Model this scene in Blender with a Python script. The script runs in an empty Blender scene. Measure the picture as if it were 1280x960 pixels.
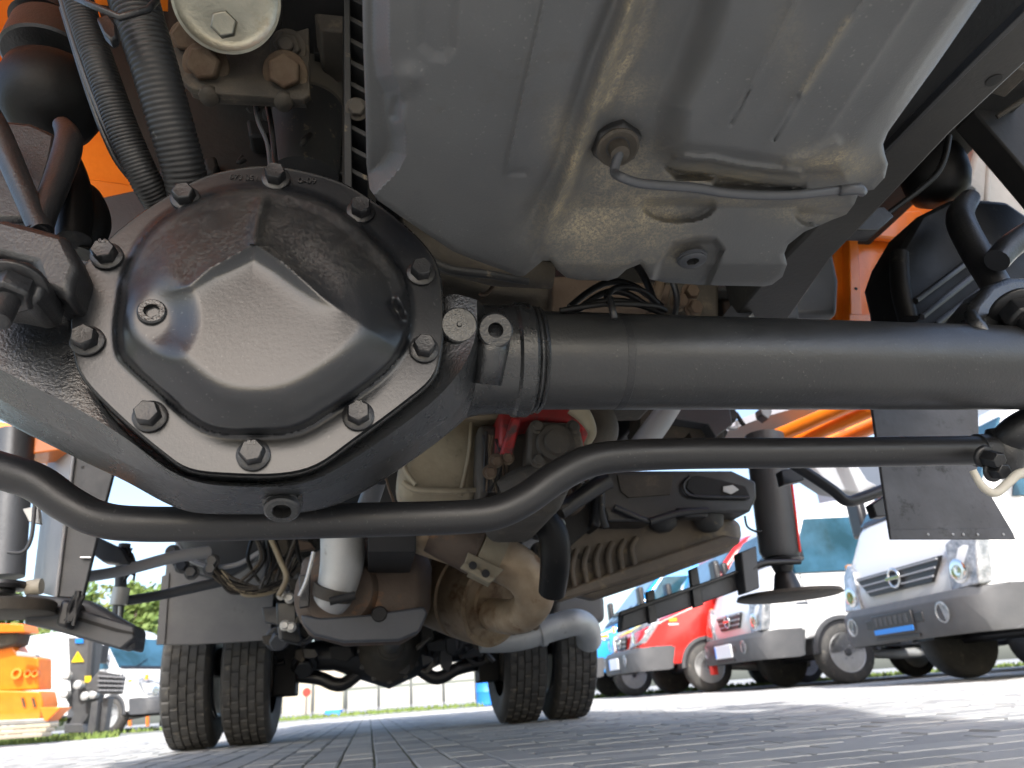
import bpy, bmesh, math, random
import numpy as np
from mathutils import Vector, Matrix, geometry
random.seed(7); np.random.seed(7)
S = bpy.context.scene
COL = S.collection

# ------------------------------------------------------------------ camera
F = 900.0
TH, PH, HC = math.radians(23.4), math.radians(4.3), 0.14
r0 = Vector((1, 0, 0)); u0 = Vector((0, -math.sin(TH), math.cos(TH))); FW = Vector((0, math.cos(TH), math.sin(TH)))
RR = r0*math.cos(PH) - u0*math.sin(PH); UU = r0*math.sin(PH) + u0*math.cos(PH)
O = Vector((0, 0, HC))
cd = bpy.data.cameras.new('camera'); cam = bpy.data.objects.new('camera', cd); COL.objects.link(cam)
cam.matrix_world = Matrix((RR.to_4d(), UU.to_4d(), (-FW).to_4d(), (0, 0, 0, 1))).transposed()
for i in range(3): cam.matrix_world[3][i] = 0
cam.matrix_world = Matrix.Translation(O) @ Matrix(((RR.x, UU.x, -FW.x, 0), (RR.y, UU.y, -FW.y, 0), (RR.z, UU.z, -FW.z, 0), (0, 0, 0, 1)))
cd.sensor_width = 36; cd.lens = 900/1280*36; cd.clip_start = 0.01; cd.clip_end = 2000
cd.dof.use_dof = True; cd.dof.focus_distance = 0.85; cd.dof.aperture_fstop = 8.0
S.camera = cam
# ------------------------------------------------------------------ light
SUN_EL, SUN_AZ = math.radians(38), math.radians(174)     # azimuth clockwise from +Y
W = bpy.data.worlds.new('World'); S.world = W; W.use_nodes = True
nt = W.node_tree; bg = nt.nodes['Background']
sky = nt.nodes.new('ShaderNodeTexSky'); sky.sky_type = 'NISHITA'; sky.sun_disc = False
sky.sun_elevation = SUN_EL; sky.sun_rotation = SUN_AZ; sky.air_density = 1.0; sky.dust_density = 3.0; sky.ozone_density = 1.0
nt.links.new(sky.outputs[0], bg.inputs[0]); bg.inputs[1].default_value = 0.15
sl = bpy.data.lights.new('sun', 'SUN'); sl.energy = 2.7; sl.angle = math.radians(2.0); sl.color = (1, .985, .965)
so = bpy.data.objects.new('sun', sl); COL.objects.link(so)
sd = Vector((math.sin(SUN_AZ)*math.cos(SUN_EL), math.cos(SUN_AZ)*math.cos(SUN_EL), math.sin(SUN_EL)))
so.rotation_euler = sd.to_track_quat('Z', 'Y').to_euler(); so.location = (0, 0, 30)
S.view_settings.view_transform = 'Standard'; S.view_settings.look = 'None'
S.view_settings.exposure = 1.5; S.view_settings.gamma = 1.0

# ------------------------------------------------------------------ truck frame: l across, s towards the rear, z up
A = math.radians(12.0)
L = Vector((math.cos(A), math.sin(A), 0)); R = Vector((-math.sin(A), math.cos(A), 0)); UP = Vector((0, 0, 1))
LC = 0.11; SR = 4.45; SF = 0.775
def T(l, s, z): return L*l + R*s + UP*z
def ray(x, y): return RR*((x-640)/F) + UU*((480-y)/F) + FW
def V(x, y, n, c):
    d = ray(x, y); t = (c - O.dot(n))/d.dot(n); return O + d*t
def As(x, y, s): return V(x, y, R, s)
def Az(x, y, z): return V(x, y, UP, z)
def Ud(x, y, d): return O + ray(x, y)*d
def dep(P): return (P-O).dot(FW)
def pxr(P, w): return w/2*dep(P)/F

# ------------------------------------------------------------------ materials
MATS = {}
def mat(name, c=(.1, .1, .1), c2=None, rough=.5, metal=0., bump=0., bscale=60., cscale=8., r2=None, dirt=None, dth=.55, dscale=14.,
        speck=None, coat=0., emit=None, dustattr=None, spec=.5, trans=0., stretch=None, b2=0., b2scale=8.):
    m = bpy.data.materials.new(name); m.use_nodes = True; N = m.node_tree; n = N.nodes; k = N.links
    p = n['Principled BSDF']; p.inputs['Roughness'].default_value = rough; p.inputs['Metallic'].default_value = metal
    p.inputs['Coat Weight'].default_value = coat; p.inputs['Coat Roughness'].default_value = .12
    p.inputs['Specular IOR Level'].default_value = spec
    if trans: p.inputs['Transmission Weight'].default_value = trans
    tc = n.new('ShaderNodeTexCoord'); src = tc.outputs['Object']
    if stretch:
        mp = n.new('ShaderNodeMapping'); mp.inputs['Scale'].default_value = stretch; k.new(src, mp.inputs[0]); src = mp.outputs[0]
    def noise(sc, det=4, ro=.6):
        t = n.new('ShaderNodeTexNoise'); t.inputs['Scale'].default_value = sc; t.inputs['Detail'].default_value = det
        t.inputs['Roughness'].default_value = ro; k.new(src, t.inputs['Vector']); return t.outputs['Fac']
    def ramp(x, a, b):
        t = n.new('ShaderNodeMapRange'); t.inputs[1].default_value = a; t.inputs[2].default_value = b; k.new(x, t.inputs[0]); return t.outputs[0]
    def mix(fac, a, b):
        t = n.new('ShaderNodeMix'); t.data_type = 'RGBA'; k.new(fac, t.inputs[0])
        for s_, i in ((a, 6), (b, 7)):
            if isinstance(s_, tuple): t.inputs[i].default_value = (*s_, 1)
            else: k.new(s_, t.inputs[i])
        return t.outputs[2]
    def mul(a, b):
        t = n.new('ShaderNodeMath'); t.operation = 'MULTIPLY'
        for s_, i in ((a, 0), (b, 1)):
            if isinstance(s_, float): t.inputs[i].default_value = s_
            else: k.new(s_, t.inputs[i])
        return t.outputs[0]
    col = c
    if c2: col = mix(ramp(noise(cscale), .35, .65), c, c2)
    rg = None
    if dirt:
        dm = ramp(noise(dscale, 8, .7), dth, dth+.12); col = mix(dm, col if not isinstance(col, tuple) else col, dirt)
    if speck:
        sm = ramp(noise(260, 2, .5), .66, .72); sm2 = ramp(noise(9, 2), .45, .6); col = mix(mul(sm, sm2), col, speck)
    if dustattr:
        at = n.new('ShaderNodeAttribute'); at.attribute_name = 'dust'
        nz = ramp(noise(300, 8, .85), .44, .56); nz2 = ramp(noise(40, 6, .7), .3, .62)
        dmask = mul(at.outputs['Fac'], mul(nz, nz2)); 
        base = mul(at.outputs['Fac'], .13)
        ad = n.new('ShaderNodeMath'); ad.operation = 'ADD'; ad.use_clamp = True; k.new(dmask, ad.inputs[0]); k.new(base, ad.inputs[1])
        col = mix(ad.outputs[0], col, dustattr); rg = ad.outputs[0]
    if isinstance(col, tuple): p.inputs['Base Color'].default_value = (*col, 1)
    else: k.new(col, p.inputs['Base Color'])
    if rg is not None:
        t = n.new('ShaderNodeMapRange'); t.inputs[3].default_value = rough; t.inputs[4].default_value = .95; k.new(rg, t.inputs[0]); k.new(t.outputs[0], p.inputs['Roughness'])
    elif r2 is not None:
        t = n.new('ShaderNodeMapRange'); t.inputs[1].default_value = .35; t.inputs[2].default_value = .65
        t.inputs[3].default_value = rough; t.inputs[4].default_value = r2; k.new(noise(cscale*2.3), t.inputs[0]); k.new(t.outputs[0], p.inputs['Roughness'])
    if bump:
        b = n.new('ShaderNodeBump'); b.inputs['Strength'].default_value = 1.0; b.inputs['Distance'].default_value = bump
        k.new(noise(bscale, 3, .6), b.inputs['Height'])
        if b2:
            bb = n.new('ShaderNodeBump'); bb.inputs['Distance'].default_value = b2; k.new(noise(b2scale, 2, .5), bb.inputs['Height'])
            k.new(bb.outputs[0], b.inputs['Normal'])
        k.new(b.outputs[0], p.inputs['Normal'])
    if emit: p.inputs['Emission Color'].default_value = (*emit[:3], 1); p.inputs['Emission Strength'].default_value = emit[3]
    MATS[name] = m; return m
BLK = mat('chassis_black', (.010, .0105, .012), (.015, .0155, .017), rough=.33, r2=.46, bump=.0005, bscale=320, speck=(.05, .05, .05), spec=.6, b2=.0006, b2scale=40)
CAST = mat('cast_black', (.012, .013, .0145), (.017, .018, .019), rough=.21, r2=.33, bump=.0007, bscale=340, speck=(.05, .05, .05), spec=.8, b2=.0005, b2scale=80)
COVR = mat('cover_black', (.009, .010, .0125), (.013, .0142, .016), rough=.29, r2=.36, bump=.00013, bscale=300, speck=(.05, .05, .05), spec=.62, b2=.0001, b2scale=60, dustattr=(.05, .047, .042))
BAR = mat('bar_black', (.014, .014, .015), rough=.34, r2=.46, bump=.00025, bscale=420, spec=.5, speck=(.05, .05, .048))
TUBE = mat('tube_black', (.018, .0185, .0195), (.023, .0235, .024), rough=.30, r2=.42, bump=.0004, bscale=260, speck=(.07, .07, .065), dirt=(.034, .033, .031), dth=.62, dscale=26, spec=.6)
RUB = mat('rubber', (.005, .005, .0055), (.008, .008, .008), rough=.40, r2=.52, bump=.0003, bscale=200, spec=.22, dirt=(.05, .047, .04), dth=.62)
PLAS = mat('pan_plastic', (.082, .085, .088), (.094, .097, .099), rough=.48, r2=.55, bump=.0003, bscale=420, cscale=5, dirt=(.075, .074, .07), dth=.6, dscale=11, speck=(.15, .15, .145), dustattr=(.37, .31, .2), spec=.5)
PLASD = mat('dusty_black', (.022, .023, .025), (.035, .035, .034), rough=.6, bump=.0004, bscale=200, dirt=(.2, .16, .1), dth=.6, dscale=40)
HOSE = mat('corrugated_plastic', (.011, .011, .012), (.018, .018, .018), rough=.48, bump=.0002, bscale=300, dirt=(.14, .13, .11), dth=.64, dscale=50)
GALV = mat('galvanised', (.2, .2, .17), (.3, .295, .25), rough=.42, metal=.85, bump=.0006, bscale=160, dirt=(.2, .17, .12), dth=.6)
RUST = mat('rusty_steel', (.075, .045, .028), (.12, .09, .06), rough=.8, metal=.2, bump=.0015, bscale=120, cscale=25, dirt=(.3, .25, .18), dth=.58)
RUSTP = mat('rust_brown_metal', (.065, .042, .03), (.1, .075, .055), rough=.7, metal=.15, bump=.0015, bscale=60, cscale=6, dirt=(.2, .1, .045), dth=.56)
GRIME = mat('grimy_iron', (.045, .04, .033), (.07, .06, .048), rough=.75, metal=.1, bump=.0015, bscale=90, cscale=14, dirt=(.14, .115, .08), dth=.58)
DARK = mat('dark_underbody', (.006, .006, .0065), (.011, .0105, .010), rough=.7, bump=.001, bscale=40)
EXB = mat('exhaust_bend_steel', (.3, .22, .14), (.4, .31, .21), rough=.45, metal=.5, bump=.0005, bscale=90, cscale=16, dirt=(.2, .11, .05), dth=.56, r2=.6)
TAN = mat('tan_alloy', (.2, .165, .11), (.27, .235, .165), rough=.62, metal=.25, bump=.001, bscale=80, cscale=12, dirt=(.08, .07, .05), dth=.6)
EXH = mat('exhaust_steel', (.2, .145, .09), (.28, .22, .15), rough=.5, metal=.55, bump=.0006, bscale=90, cscale=10, dirt=(.11, .065, .035), dth=.52, r2=.65)
ALU = mat('brushed_alloy', (.42, .42, .41), (.5, .5, .48), rough=.5, metal=.5, bump=.0004, bscale=100, dirt=(.2, .18, .15), dth=.62)
RED = mat('red_housing', (.35, .012, .015), (.2, .012, .012), rough=.5, dirt=(.04, .03, .03), dth=.5, dscale=20)
ORG = mat('orange_paint', (.78, .185, .012), (.86, .22, .016), rough=.33, bump=.002, bscale=26, coat=.4, dirt=(.55, .16, .03), dth=.66)
GRY = mat('grey_paint', (.05, .054, .062), (.062, .066, .074), rough=.4, r2=.5, bump=.0005, bscale=120)
GRYL = mat('light_grey_paint', (.3, .31, .33), rough=.45, bump=.0004)
FLAP = mat('mud_flap_rubber', (.045, .046, .052), (.07, .071, .08), rough=.5, r2=.65, bump=.0012, bscale=60, dirt=(.012, .012, .012), dth=.57, dscale=22)
FLAPG = mat('grey_mudguard', (.085, .085, .09), (.11, .11, .11), rough=.55, bump=.0005, dirt=(.07, .07, .07), dth=.6)
ARCH = mat('wheel_arch_liner', (.42, .41, .39), (.33, .32, .30), rough=.7, bump=.001, bscale=50)
TYRE = mat('tyre_rubber', (.03, .029, .028), (.055, .052, .047), rough=.75, bump=.0015, bscale=150, dirt=(.13, .115, .09), dth=.57, dscale=18)
BEIGE = mat('beige_bracket', (.42, .39, .32), (.5, .47, .4), rough=.6, bump=.0008)
BTANK = mat('dusty_tank', (.075, .06, .045), (.12, .095, .07), rough=.6, bump=.001, cscale=5, dirt=(.2, .15, .09), dth=.55)
RAILM = mat('dusty_rail', (.02, .019, .018), (.03, .028, .025), rough=.55, bump=.0006, bscale=120, dirt=(.055, .048, .038), dth=.6)
FILT = mat('filter_paint', (.11, .098, .078), (.07, .062, .05), rough=.6)
WHT = mat('white_car_paint', (.58, .58, .57), rough=.25, coat=.6, dirt=(.5, .49, .47), dth=.6, dscale=3, bump=.0003, bscale=20)
REDP = mat('red_car_paint', (.5, .012, .008), rough=.25, coat=.6, dirt=(.5, .03, .02), dth=.6, dscale=3)
BLUP = mat('blue_car_paint', (.02, .25, .62), rough=.25, coat=.6, dirt=(.03, .22, .5), dth=.6, dscale=3)
BUMP = mat('bumper_plastic', (.05, .052, .056), (.06, .061, .064), rough=.6, bump=.001, bscale=60)
CBLK = mat('car_black', (.015, .015, .017), rough=.4)
GLS = mat('car_glass', (.04, .11, .17), (.015, .045, .06), rough=.08, spec=.4, cscale=1.6)  # blue reflection of the sky is painted into the glass colour
LAMP = mat('headlight_lens', (.30, .31, .32), (.10, .11, .12), rough=.12, coat=1., cscale=14, bump=.01, bscale=30)
CHR = mat('chrome', (.7, .7, .7), rough=.12, metal=1.)
RIM = mat('rim_silver', (.5, .5, .5), (.42, .42, .41), rough=.4, metal=.5, bump=.0005)
RIMW = mat('rim_white', (.75, .75, .73), rough=.4)
AMB = mat('amber_lens', (.85, .3, .02), rough=.2)
REDL = mat('red_plastic', (.7, .03, .02), rough=.4)
YEL = mat('yellow_sticker', (.85, .62, .02), rough=.5)
BLU = mat('blue_plastic', (.02, .2, .65), rough=.5)
PLT = mat('plate_white', (.75, .76, .78), rough=.4)
SIGNB = mat('sign_blue', (.02, .22, .68), rough=.4)
PAV = mat('paving_concrete', (.345, .345, .34), (.42, .415, .40), rough=.85, bump=.002, bscale=220, cscale=3.1, speck=(.4, .4, .38), dirt=(.27, .255, .225), dth=.58, dscale=8)
PAV2 = mat('paving_concrete_pale', (.45, .44, .41), (.39, .385, .37), rough=.85, bump=.002, bscale=220, cscale=5, speck=(.42, .42, .4), dirt=(.28, .265, .23), dth=.6, dscale=8)
PAV3 = mat('paving_concrete_dark', (.29, .29, .285), (.34, .34, .33), rough=.85, bump=.002, bscale=220, cscale=4, speck=(.38, .38, .37), dirt=(.25, .24, .21), dth=.6, dscale=8)
JOINT = mat('joint_soil', (.17, .165, .13), (.15, .17, .09), rough=.95, cscale=4, bump=.004, bscale=90)
LAND = mat('ground_concrete', (.27, .27, .27), (.31, .31, .305), rough=.9, cscale=.8, bump=.003, bscale=60)
GRASS = mat('grass_green', (.10, .16, .03), (.16, .2, .05), rough=.9)
LEAF = mat('leaf_green', (.07, .13, .025), (.14, .19, .04), rough=.7, cscale=.6)
LEAF2 = mat('leaf_yellow_green', (.13, .18, .035), (.19, .2, .045), rough=.7, cscale=.6)
BARK = mat('bark', (.09, .07, .05), rough=.9)
PANW = mat('white_panel', (.36, .355, .33), (.32, .315, .29), rough=.6, bump=.001)
PANB = mat('beige_board', (.4, .36, .28), (.34, .3, .24), rough=.7, cscale=2)

# ------------------------------------------------------------------ mesh helpers
def link(name, verts, faces, m, parent=None, smooth=False, bevel=0, sub=0, seg=2, label=None, kind=None, auto=None):
    me = bpy.data.meshes.new(name); me.from_pydata([tuple(v) for v in verts], [], faces); me.update()
    bm = bmesh.new(); bm.from_mesh(me); bmesh.ops.recalc_face_normals(bm, faces=bm.faces); bm.to_mesh(me); bm.free()
    o = bpy.data.objects.new(name, me); COL.objects.link(o)
    if m: me.materials.append(m)
    if parent is not None:
        o.parent = parent; o.matrix_parent_inverse = PINV.get(parent.name, Matrix.Identity(4))
    if bevel:
        b = o.modifiers.new('bevel', 'BEVEL'); b.width = bevel; b.segments = seg; b.limit_method = 'ANGLE'; b.angle_limit = math.radians(30); b.harden_normals = False
    if sub:
        b = o.modifiers.new('sub', 'SUBSURF'); b.levels = sub; b.render_levels = sub
    if smooth or bevel:
        for p in me.polygons: p.use_smooth = True
        if auto is not None or bevel:
            me.set_sharp_from_angle(angle=math.radians(auto if auto else 50))
    if label: o['label'] = label
    if kind: o['kind'] = kind
    return o
PINV = {}
def thing(name, label, cat, loc, group=None, rot=0, local=False):
    o = bpy.data.objects.new(name, None); COL.objects.link(o); o.location = loc; o.rotation_euler = (0, 0, rot)
    o['label'] = label; o['category'] = cat; o.empty_display_size = .2
    if group: o['group'] = group
    if not local: PINV[o.name] = (Matrix.Translation(Vector(loc)) @ Matrix.Rotation(rot, 4, 'Z')).inverted()
    return o
class M:
    def __init__(s): s.v = []; s.f = []
    def add(s, v, f):
        b = len(s.v); s.v += [Vector(x) for x in v]; s.f += [tuple(i+b for i in q) for q in f]; return s
    def box(s, a, b):
        (x0, y0, z0), (x1, y1, z1) = a, b
        return s.hexa([(x0,y0,z0),(x1,y0,z0),(x1,y1,z0),(x0,y1,z0)], [(x0,y0,z1),(x1,y0,z1),(x1,y1,z1),(x0,y1,z1)])
    def hexa(s, lo, hi): return s.prism(lo, hi)
    def prism(s, lo, hi):
        n = len(lo); return s.add(list(lo)+list(hi), [tuple(range(n))[::-1], tuple(range(n, 2*n))] + [(i, (i+1) % n, n+(i+1) % n, n+i) for i in range(n)])
    def extr(s, pts, vec): return s.prism(pts, [Vector(p)+Vector(vec) for p in pts])
    def tube(s, pts, rad, n=16, cap=True, tw=None):
        pts = [Vector(p) for p in pts]; m_ = len(pts)
        if not hasattr(rad, '__len__'): rad = [rad]*m_
        tg = []
        for i in range(m_):
            t = (pts[min(i+1, m_-1)]-pts[max(i-1, 0)])
            tg.append(t.normalized() if t.length > 1e-9 else Vector((0, 0, 1)))
        ref = Vector((0, 0, 1)) if abs(tg[0].z) < .9 else Vector((1, 0, 0))
        u = tg[0].cross(ref).normalized(); v = []
        for i in range(m_):
            u = (u - tg[i]*u.dot(tg[i])).normalized(); w = tg[i].cross(u)
            for k in range(n):
                a = 2*math.pi*k/n; v.append(pts[i] + (u*math.cos(a)+w*math.sin(a))*rad[i])
        f = [(i*n+k, i*n+(k+1) % n, (i+1)*n+(k+1) % n, (i+1)*n+k) for i in range(m_-1) for k in range(n)]
        if cap: f += [tuple(range(n))[::-1], tuple(range((m_-1)*n, m_*n))]
        return s.add(v, f)
    def lathe(s, c, ax, prof, n=32, close=True, ref=None):
        # prof: (distance along axis, radius)
        c = Vector(c); ax = Vector(ax).normalized(); ref = Vector(ref) if ref else (UP if abs(ax.z) < .9 else Vector((1, 0, 0)))
        u = ax.cross(ref).normalized(); w = ax.cross(u); v = []
        for h, r_ in prof:
            for k in range(n):
                a = 2*math.pi*(k+.5)/n; v.append(c + ax*h + (u*math.cos(a)+w*math.sin(a))*max(r_, 1e-5))
        m_ = len(prof); f = [(i*n+k, i*n+(k+1) % n, (i+1)*n+(k+1) % n, (i+1)*n+k) for i in range(m_-1) for k in range(n)]
        if close: f += [tuple(range(n))[::-1], tuple(range((m_-1)*n, m_*n))]
        return s.add(v, f)
    def link(s, name, m, parent=None, **k): return link(name, s.v, s.f, m, parent, **k)

def spline(p, n=8):
    p = [np.array(q, float) for q in p]; out = []
    for i in range(len(p)-1):
        a, b, c, d = p[max(i-1, 0)], p[i], p[i+1], p[min(i+2, len(p)-1)]
        for k in range(n):
            t = k/n; out.append(.5*((2*b)+(-a+c)*t+(2*a-5*b+4*c-d)*t*t+(-a+3*b-3*c+d)*t**3))
    out.append(p[-1]); return out
def closed_spline(p, n=6):
    q = [p[-1]] + list(p) + [p[0], p[1]]; s = spline(q, n); return s[n:-(n)-0][:len(p)*n]
def ptube(name, pts, m, parent, n=16, sn=8, smooth=True, label=None, **k):
    """tube through (px, py, s, width_px)"""
    sp = spline(pts, sn) if len(pts) > 2 else [np.array(q, float) for q in pts]
    P = [As(q[0], q[1], q[2]) for q in sp]; r_ = [pxr(P[i], sp[i][3]) for i in range(len(P))]
    o = M().tube(P, r_, n); return o.link(name, m, parent, smooth=True, auto=60, label=label)
def plate(name, pts, s, th, m, parent, bevel=.002, label=None, n=None, seg=2, kind=None):
    """front face given in pixels on plane n.P = s, thickness th along n (metres)"""
    nn = n or R; P = [V(x, y, nn, s) for x, y in pts]
    return M().extr(P, nn*th).link(name, m, parent, bevel=bevel, label=label, seg=seg, kind=kind)
def lplate(name, pts, l, th, m, parent, **k): return plate(name, pts, l, th, m, parent, n=L, **k)
def zplate(name, pts, z, th, m, parent, **k): return plate(name, pts, z, th, m, parent, n=UP, **k)
HEXM = {}
def bolt(c, ax, rad, h, m, parent, washer=True, name='bolt', rot=0, label=None, stud=0):
    key = (round(rad, 4), round(h, 4), m.name, washer, round(stud, 4))
    if key not in HEXM:
        b = M(); z0 = 0
        if washer:
            b.lathe((0, 0, 0), (0, 0, 1), [(0, rad*1.32), (h*.16, rad*1.32), (h*.24, rad*1.12)], 28); z0 = h*.22
        b.lathe((0, 0, 0), (0, 0, 1), [(z0, rad), (z0+h*.66, rad), (z0+h*.78, rad*.86), (z0+h*.775, rad*.8)], 6)
        if stud:
            pr = [(z0+h*.7, rad*.5)]
            k_ = int(stud/.0016)
            for i in range(k_): pr += [(z0+h*.78+i*.0016, rad*.56), (z0+h*.78+i*.0016+.0008, rad*.5)]
            pr += [(z0+h*.78+stud, rad*.44)]
            b.lathe((0, 0, 0), (0, 0, 1), pr, 20)
        o = b.link(name, m, parent, bevel=rad*.05, seg=1); HEXM[key] = o.data
    else:
        o = bpy.data.objects.new(name, HEXM[key]); COL.objects.link(o); o.parent = parent; o.matrix_parent_inverse = PINV.get(parent.name, Matrix.Identity(4))
    ax = Vector(ax).normalized()
    o.matrix_basis = Matrix.Translation(Vector(c)) @ ax.to_track_quat('Z', 'Y').to_matrix().to_4x4() @ Matrix.Rotation(rot, 4, 'Z')
    if label: o['label'] = label
    return o

# signed helpers on pixel fields
def seg_d(X, Y, pl, closed=False):
    pl = list(pl); pl = pl+[pl[0]] if closed else pl
    D = np.full(X.shape, 1e9); SG = np.zeros(X.shape)
    for (x0, y0), (x1, y1) in zip(pl[:-1], pl[1:]):
        dx, dy = x1-x0, y1-y0; q = dx*dx+dy*dy+1e-9
        t = np.clip(((X-x0)*dx+(Y-y0)*dy)/q, 0, 1); d = np.hypot(X-x0-t*dx, Y-y0-t*dy)
        cr = np.sign(dx*(Y-y0)-dy*(X-x0)); up = d < D; D = np.where(up, d, D); SG = np.where(up, cr, SG)
    return D, SG
def inside(X, Y, poly):
    r_ = np.zeros(X.shape, bool); n = len(poly)
    for i in range(n):
        x0, y0 = poly[i]; x1, y1 = poly[(i+1) % n]
        if y0 == y1: continue
        c = ((y0 > Y) != (y1 > Y)) & (X < (x1-x0)*(Y-y0)/(y1-y0)+x0); r_ ^= c
    return r_
def sdist(X, Y, poly):
    D, _ = seg_d(X, Y, poly, True); return np.where(inside(X, Y, poly), D, -D)
def sstep(x, w): t = np.clip(x/w*.5+.5, 0, 1); return t*t*(3-2*t)
def relief(name, outline, n, c, hfun, m, parent, step=4, sign=-1, skirt=.03, dust=None, label=None):
    """sheet whose outline is given in pixels on plane n.P=c; its surface stands sign*h off the plane along n"""
    ol = []
    for i in range(len(outline)):
        a, b = np.array(outline[i], float), np.array(outline[(i+1) % len(outline)], float); k = max(1, int(np.hypot(*(b-a))/step))
        ol += [tuple(a+(b-a)*j/k) for j in range(k)]
    xs = [p[0] for p in ol]; ys = [p[1] for p in ol]
    gx, gy = np.meshgrid(np.arange(min(xs), max(xs), step), np.arange(min(ys), max(ys), step)); gx = gx.astype(float); gx[::2] += step/2
    gx, gy = gx.ravel(), gy.ravel(); ok = sdist(gx, gy, ol) > step*.6
    pts = [Vector(p) for p in ol] + [Vector((a, b)) for a, b in zip(gx[ok], gy[ok])]
    no = len(ol); r_ = geometry.delaunay_2d_cdt(pts, [(i, (i+1) % no) for i in range(no)], [], 1, 1e-4)
    v2 = r_[0]; fs = [tuple(f) for f in r_[2]]
    X = np.array([p.x for p in v2]); Y = np.array([p.y for p in v2]); Hh = hfun(X, Y)
    P = [V(x, y, n, c + sign*h) for x, y, h in zip(X, Y, Hh)]
    # skirt
    base = len(P); idx = {}
    from collections import Counter
    ec = Counter()
    for f in fs:
        for a, b in zip(f, f[1:]+f[:1]): ec[tuple(sorted((a, b)))] += 1
    be = [e for e, k in ec.items() if k == 1]
    for e in be:
        for a in e:
            if a not in idx: idx[a] = len(P); P.append(P[a] - n*sign*skirt)
    fs += [(a, b, idx[b], idx[a]) for a, b in be]
    me = bpy.data.meshes.new(name); me.from_pydata([tuple(p) for p in P], [], fs); me.materials.append(m)
    for p in me.polygons: p.use_smooth = True
    bm = bmesh.new(); bm.from_mesh(me); bmesh.ops.recalc_face_normals(bm, faces=bm.faces); bm.to_mesh(me); bm.free()
    me.set_sharp_from_angle(angle=math.radians(60))
    if dust is not None:
        at = me.attributes.new('dust', 'FLOAT', 'POINT'); dv = dust(X, Y)
        for i in range(len(X)): at.data[i].value = float(np.clip(dv[i], 0, 1))
    o = bpy.data.objects.new(name, me); COL.objects.link(o); o.parent = parent; o.matrix_parent_inverse = PINV.get(parent.name, Matrix.Identity(4))
    if label: o['label'] = label
    return o
def text_mesh(body, P, right, up, size, m, parent, name='lettering', ext=.0004):
    cu = bpy.data.curves.new(name, 'FONT'); cu.body = body; cu.size = size; cu.extrude = ext; cu.align_x = 'CENTER'; cu.align_y = 'CENTER'
    t = bpy.data.objects.new('t', cu); COL.objects.link(t)
    me = bpy.data.meshes.new_from_object(t); bpy.data.objects.remove(t)
    r_ = Vector(right).normalized(); u_ = Vector(up).normalized(); w = r_.cross(u_)
    mt = Matrix(((r_.x, u_.x, w.x, P[0]), (r_.y, u_.y, w.y, P[1]), (r_.z, u_.z, w.z, P[2]), (0, 0, 0, 1)))
    me.transform(mt); me.materials.clear(); me.materials.append(m)
    o = bpy.data.objects.new(name, me); COL.objects.link(o); o.parent = parent; o.matrix_parent_inverse = PINV.get(parent.name, Matrix.Identity(4)); return o

# ================================================================== GROUND AND SETTING
ground = link('ground', [(-300, -60, -.012), (300, -60, -.012), (300, 700, -.012), (-300, 700, -.012)], [(0, 1, 2, 3)], LAND, kind='structure')
# sky comes from the world
# paving stones: lateral cell lw, long cell ls in truck axes
def paver_mesh(a, b):
    m_ = M(); i = .004
    lo = [(0, 0, -.03), (a, 0, -.03), (a, b, -.03), (0, b, -.03)]; md = [(0, 0, -.004), (a, 0, -.004), (a, b, -.004), (0, b, -.004)]; hi = [(i, i, 0), (a-i, i, 0), (a-i, b-i, 0), (i, b-i, 0)]
    m_.add(lo+md+hi, [(0, 1, 5, 4), (1, 2, 6, 5), (2, 3, 7, 6), (3, 0, 4, 7), (4, 5, 9, 8), (5, 6, 10, 9), (6, 7, 11, 10), (7, 4, 8, 11), (8, 9, 10, 11)]); return m_
pav_soil = link('joint_bed', [T(-9, -3, -.0055), T(14, -3, -.0055), T(14, 16, -.0055), T(-9, 16, -.0055)], [(0, 1, 2, 3)], JOINT, kind='structure')
def proj(P):
    q = P-O; z = q.dot(FW)
    return (640+F*q.dot(RR)/z, 480-F*q.dot(UU)/z, z) if z > .05 else (-9e9, -9e9, z)
cells = []
random.seed(3)
pw, pl, g = .10, .20, .006
def lay(lx0, lx1, s0, s1, long_s):
    a, b = (pw, pl) if long_s else (pl, pw)
    i = 0; x = lx0
    if long_s:
        while x < lx1-.01:
            y = s0 - (pl/2 if i % 2 else 0)
            while y < s1: cells.append((x, y, pw-g, pl-g)); y += pl
            x += pw; i += 1
    else:
        y = s0
        while y < s1:
            x = lx0 - (0 if i % 2 else pl/2)
            while x < lx1-.01:
                x0_ = max(x, lx0)
                if x+pl-x0_ > .05: cells.append((x0_, y, x+pl-x0_-g, pw-g))
                x += pl
            y += pw; i += 1
BL = .33
lay(-9+.02, BL, -3, 14, True); lay(BL, 13.5, -3, 14, False)
vis = []
for c in cells:
    P = T(c[0]+c[2]/2, c[1]+c[3]/2, 0); x, y, z = proj(P)
    vis.append((0 if (-20 < x < 1300 and 0 < y < 962) else 1, z if z > 0 else 99, c))
vis.sort(key=lambda q: (q[0], q[1]))
pm = {}; mats3 = [PAV, PAV2, PAV3, PAV]
rest = [M(), M(), M()]
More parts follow.
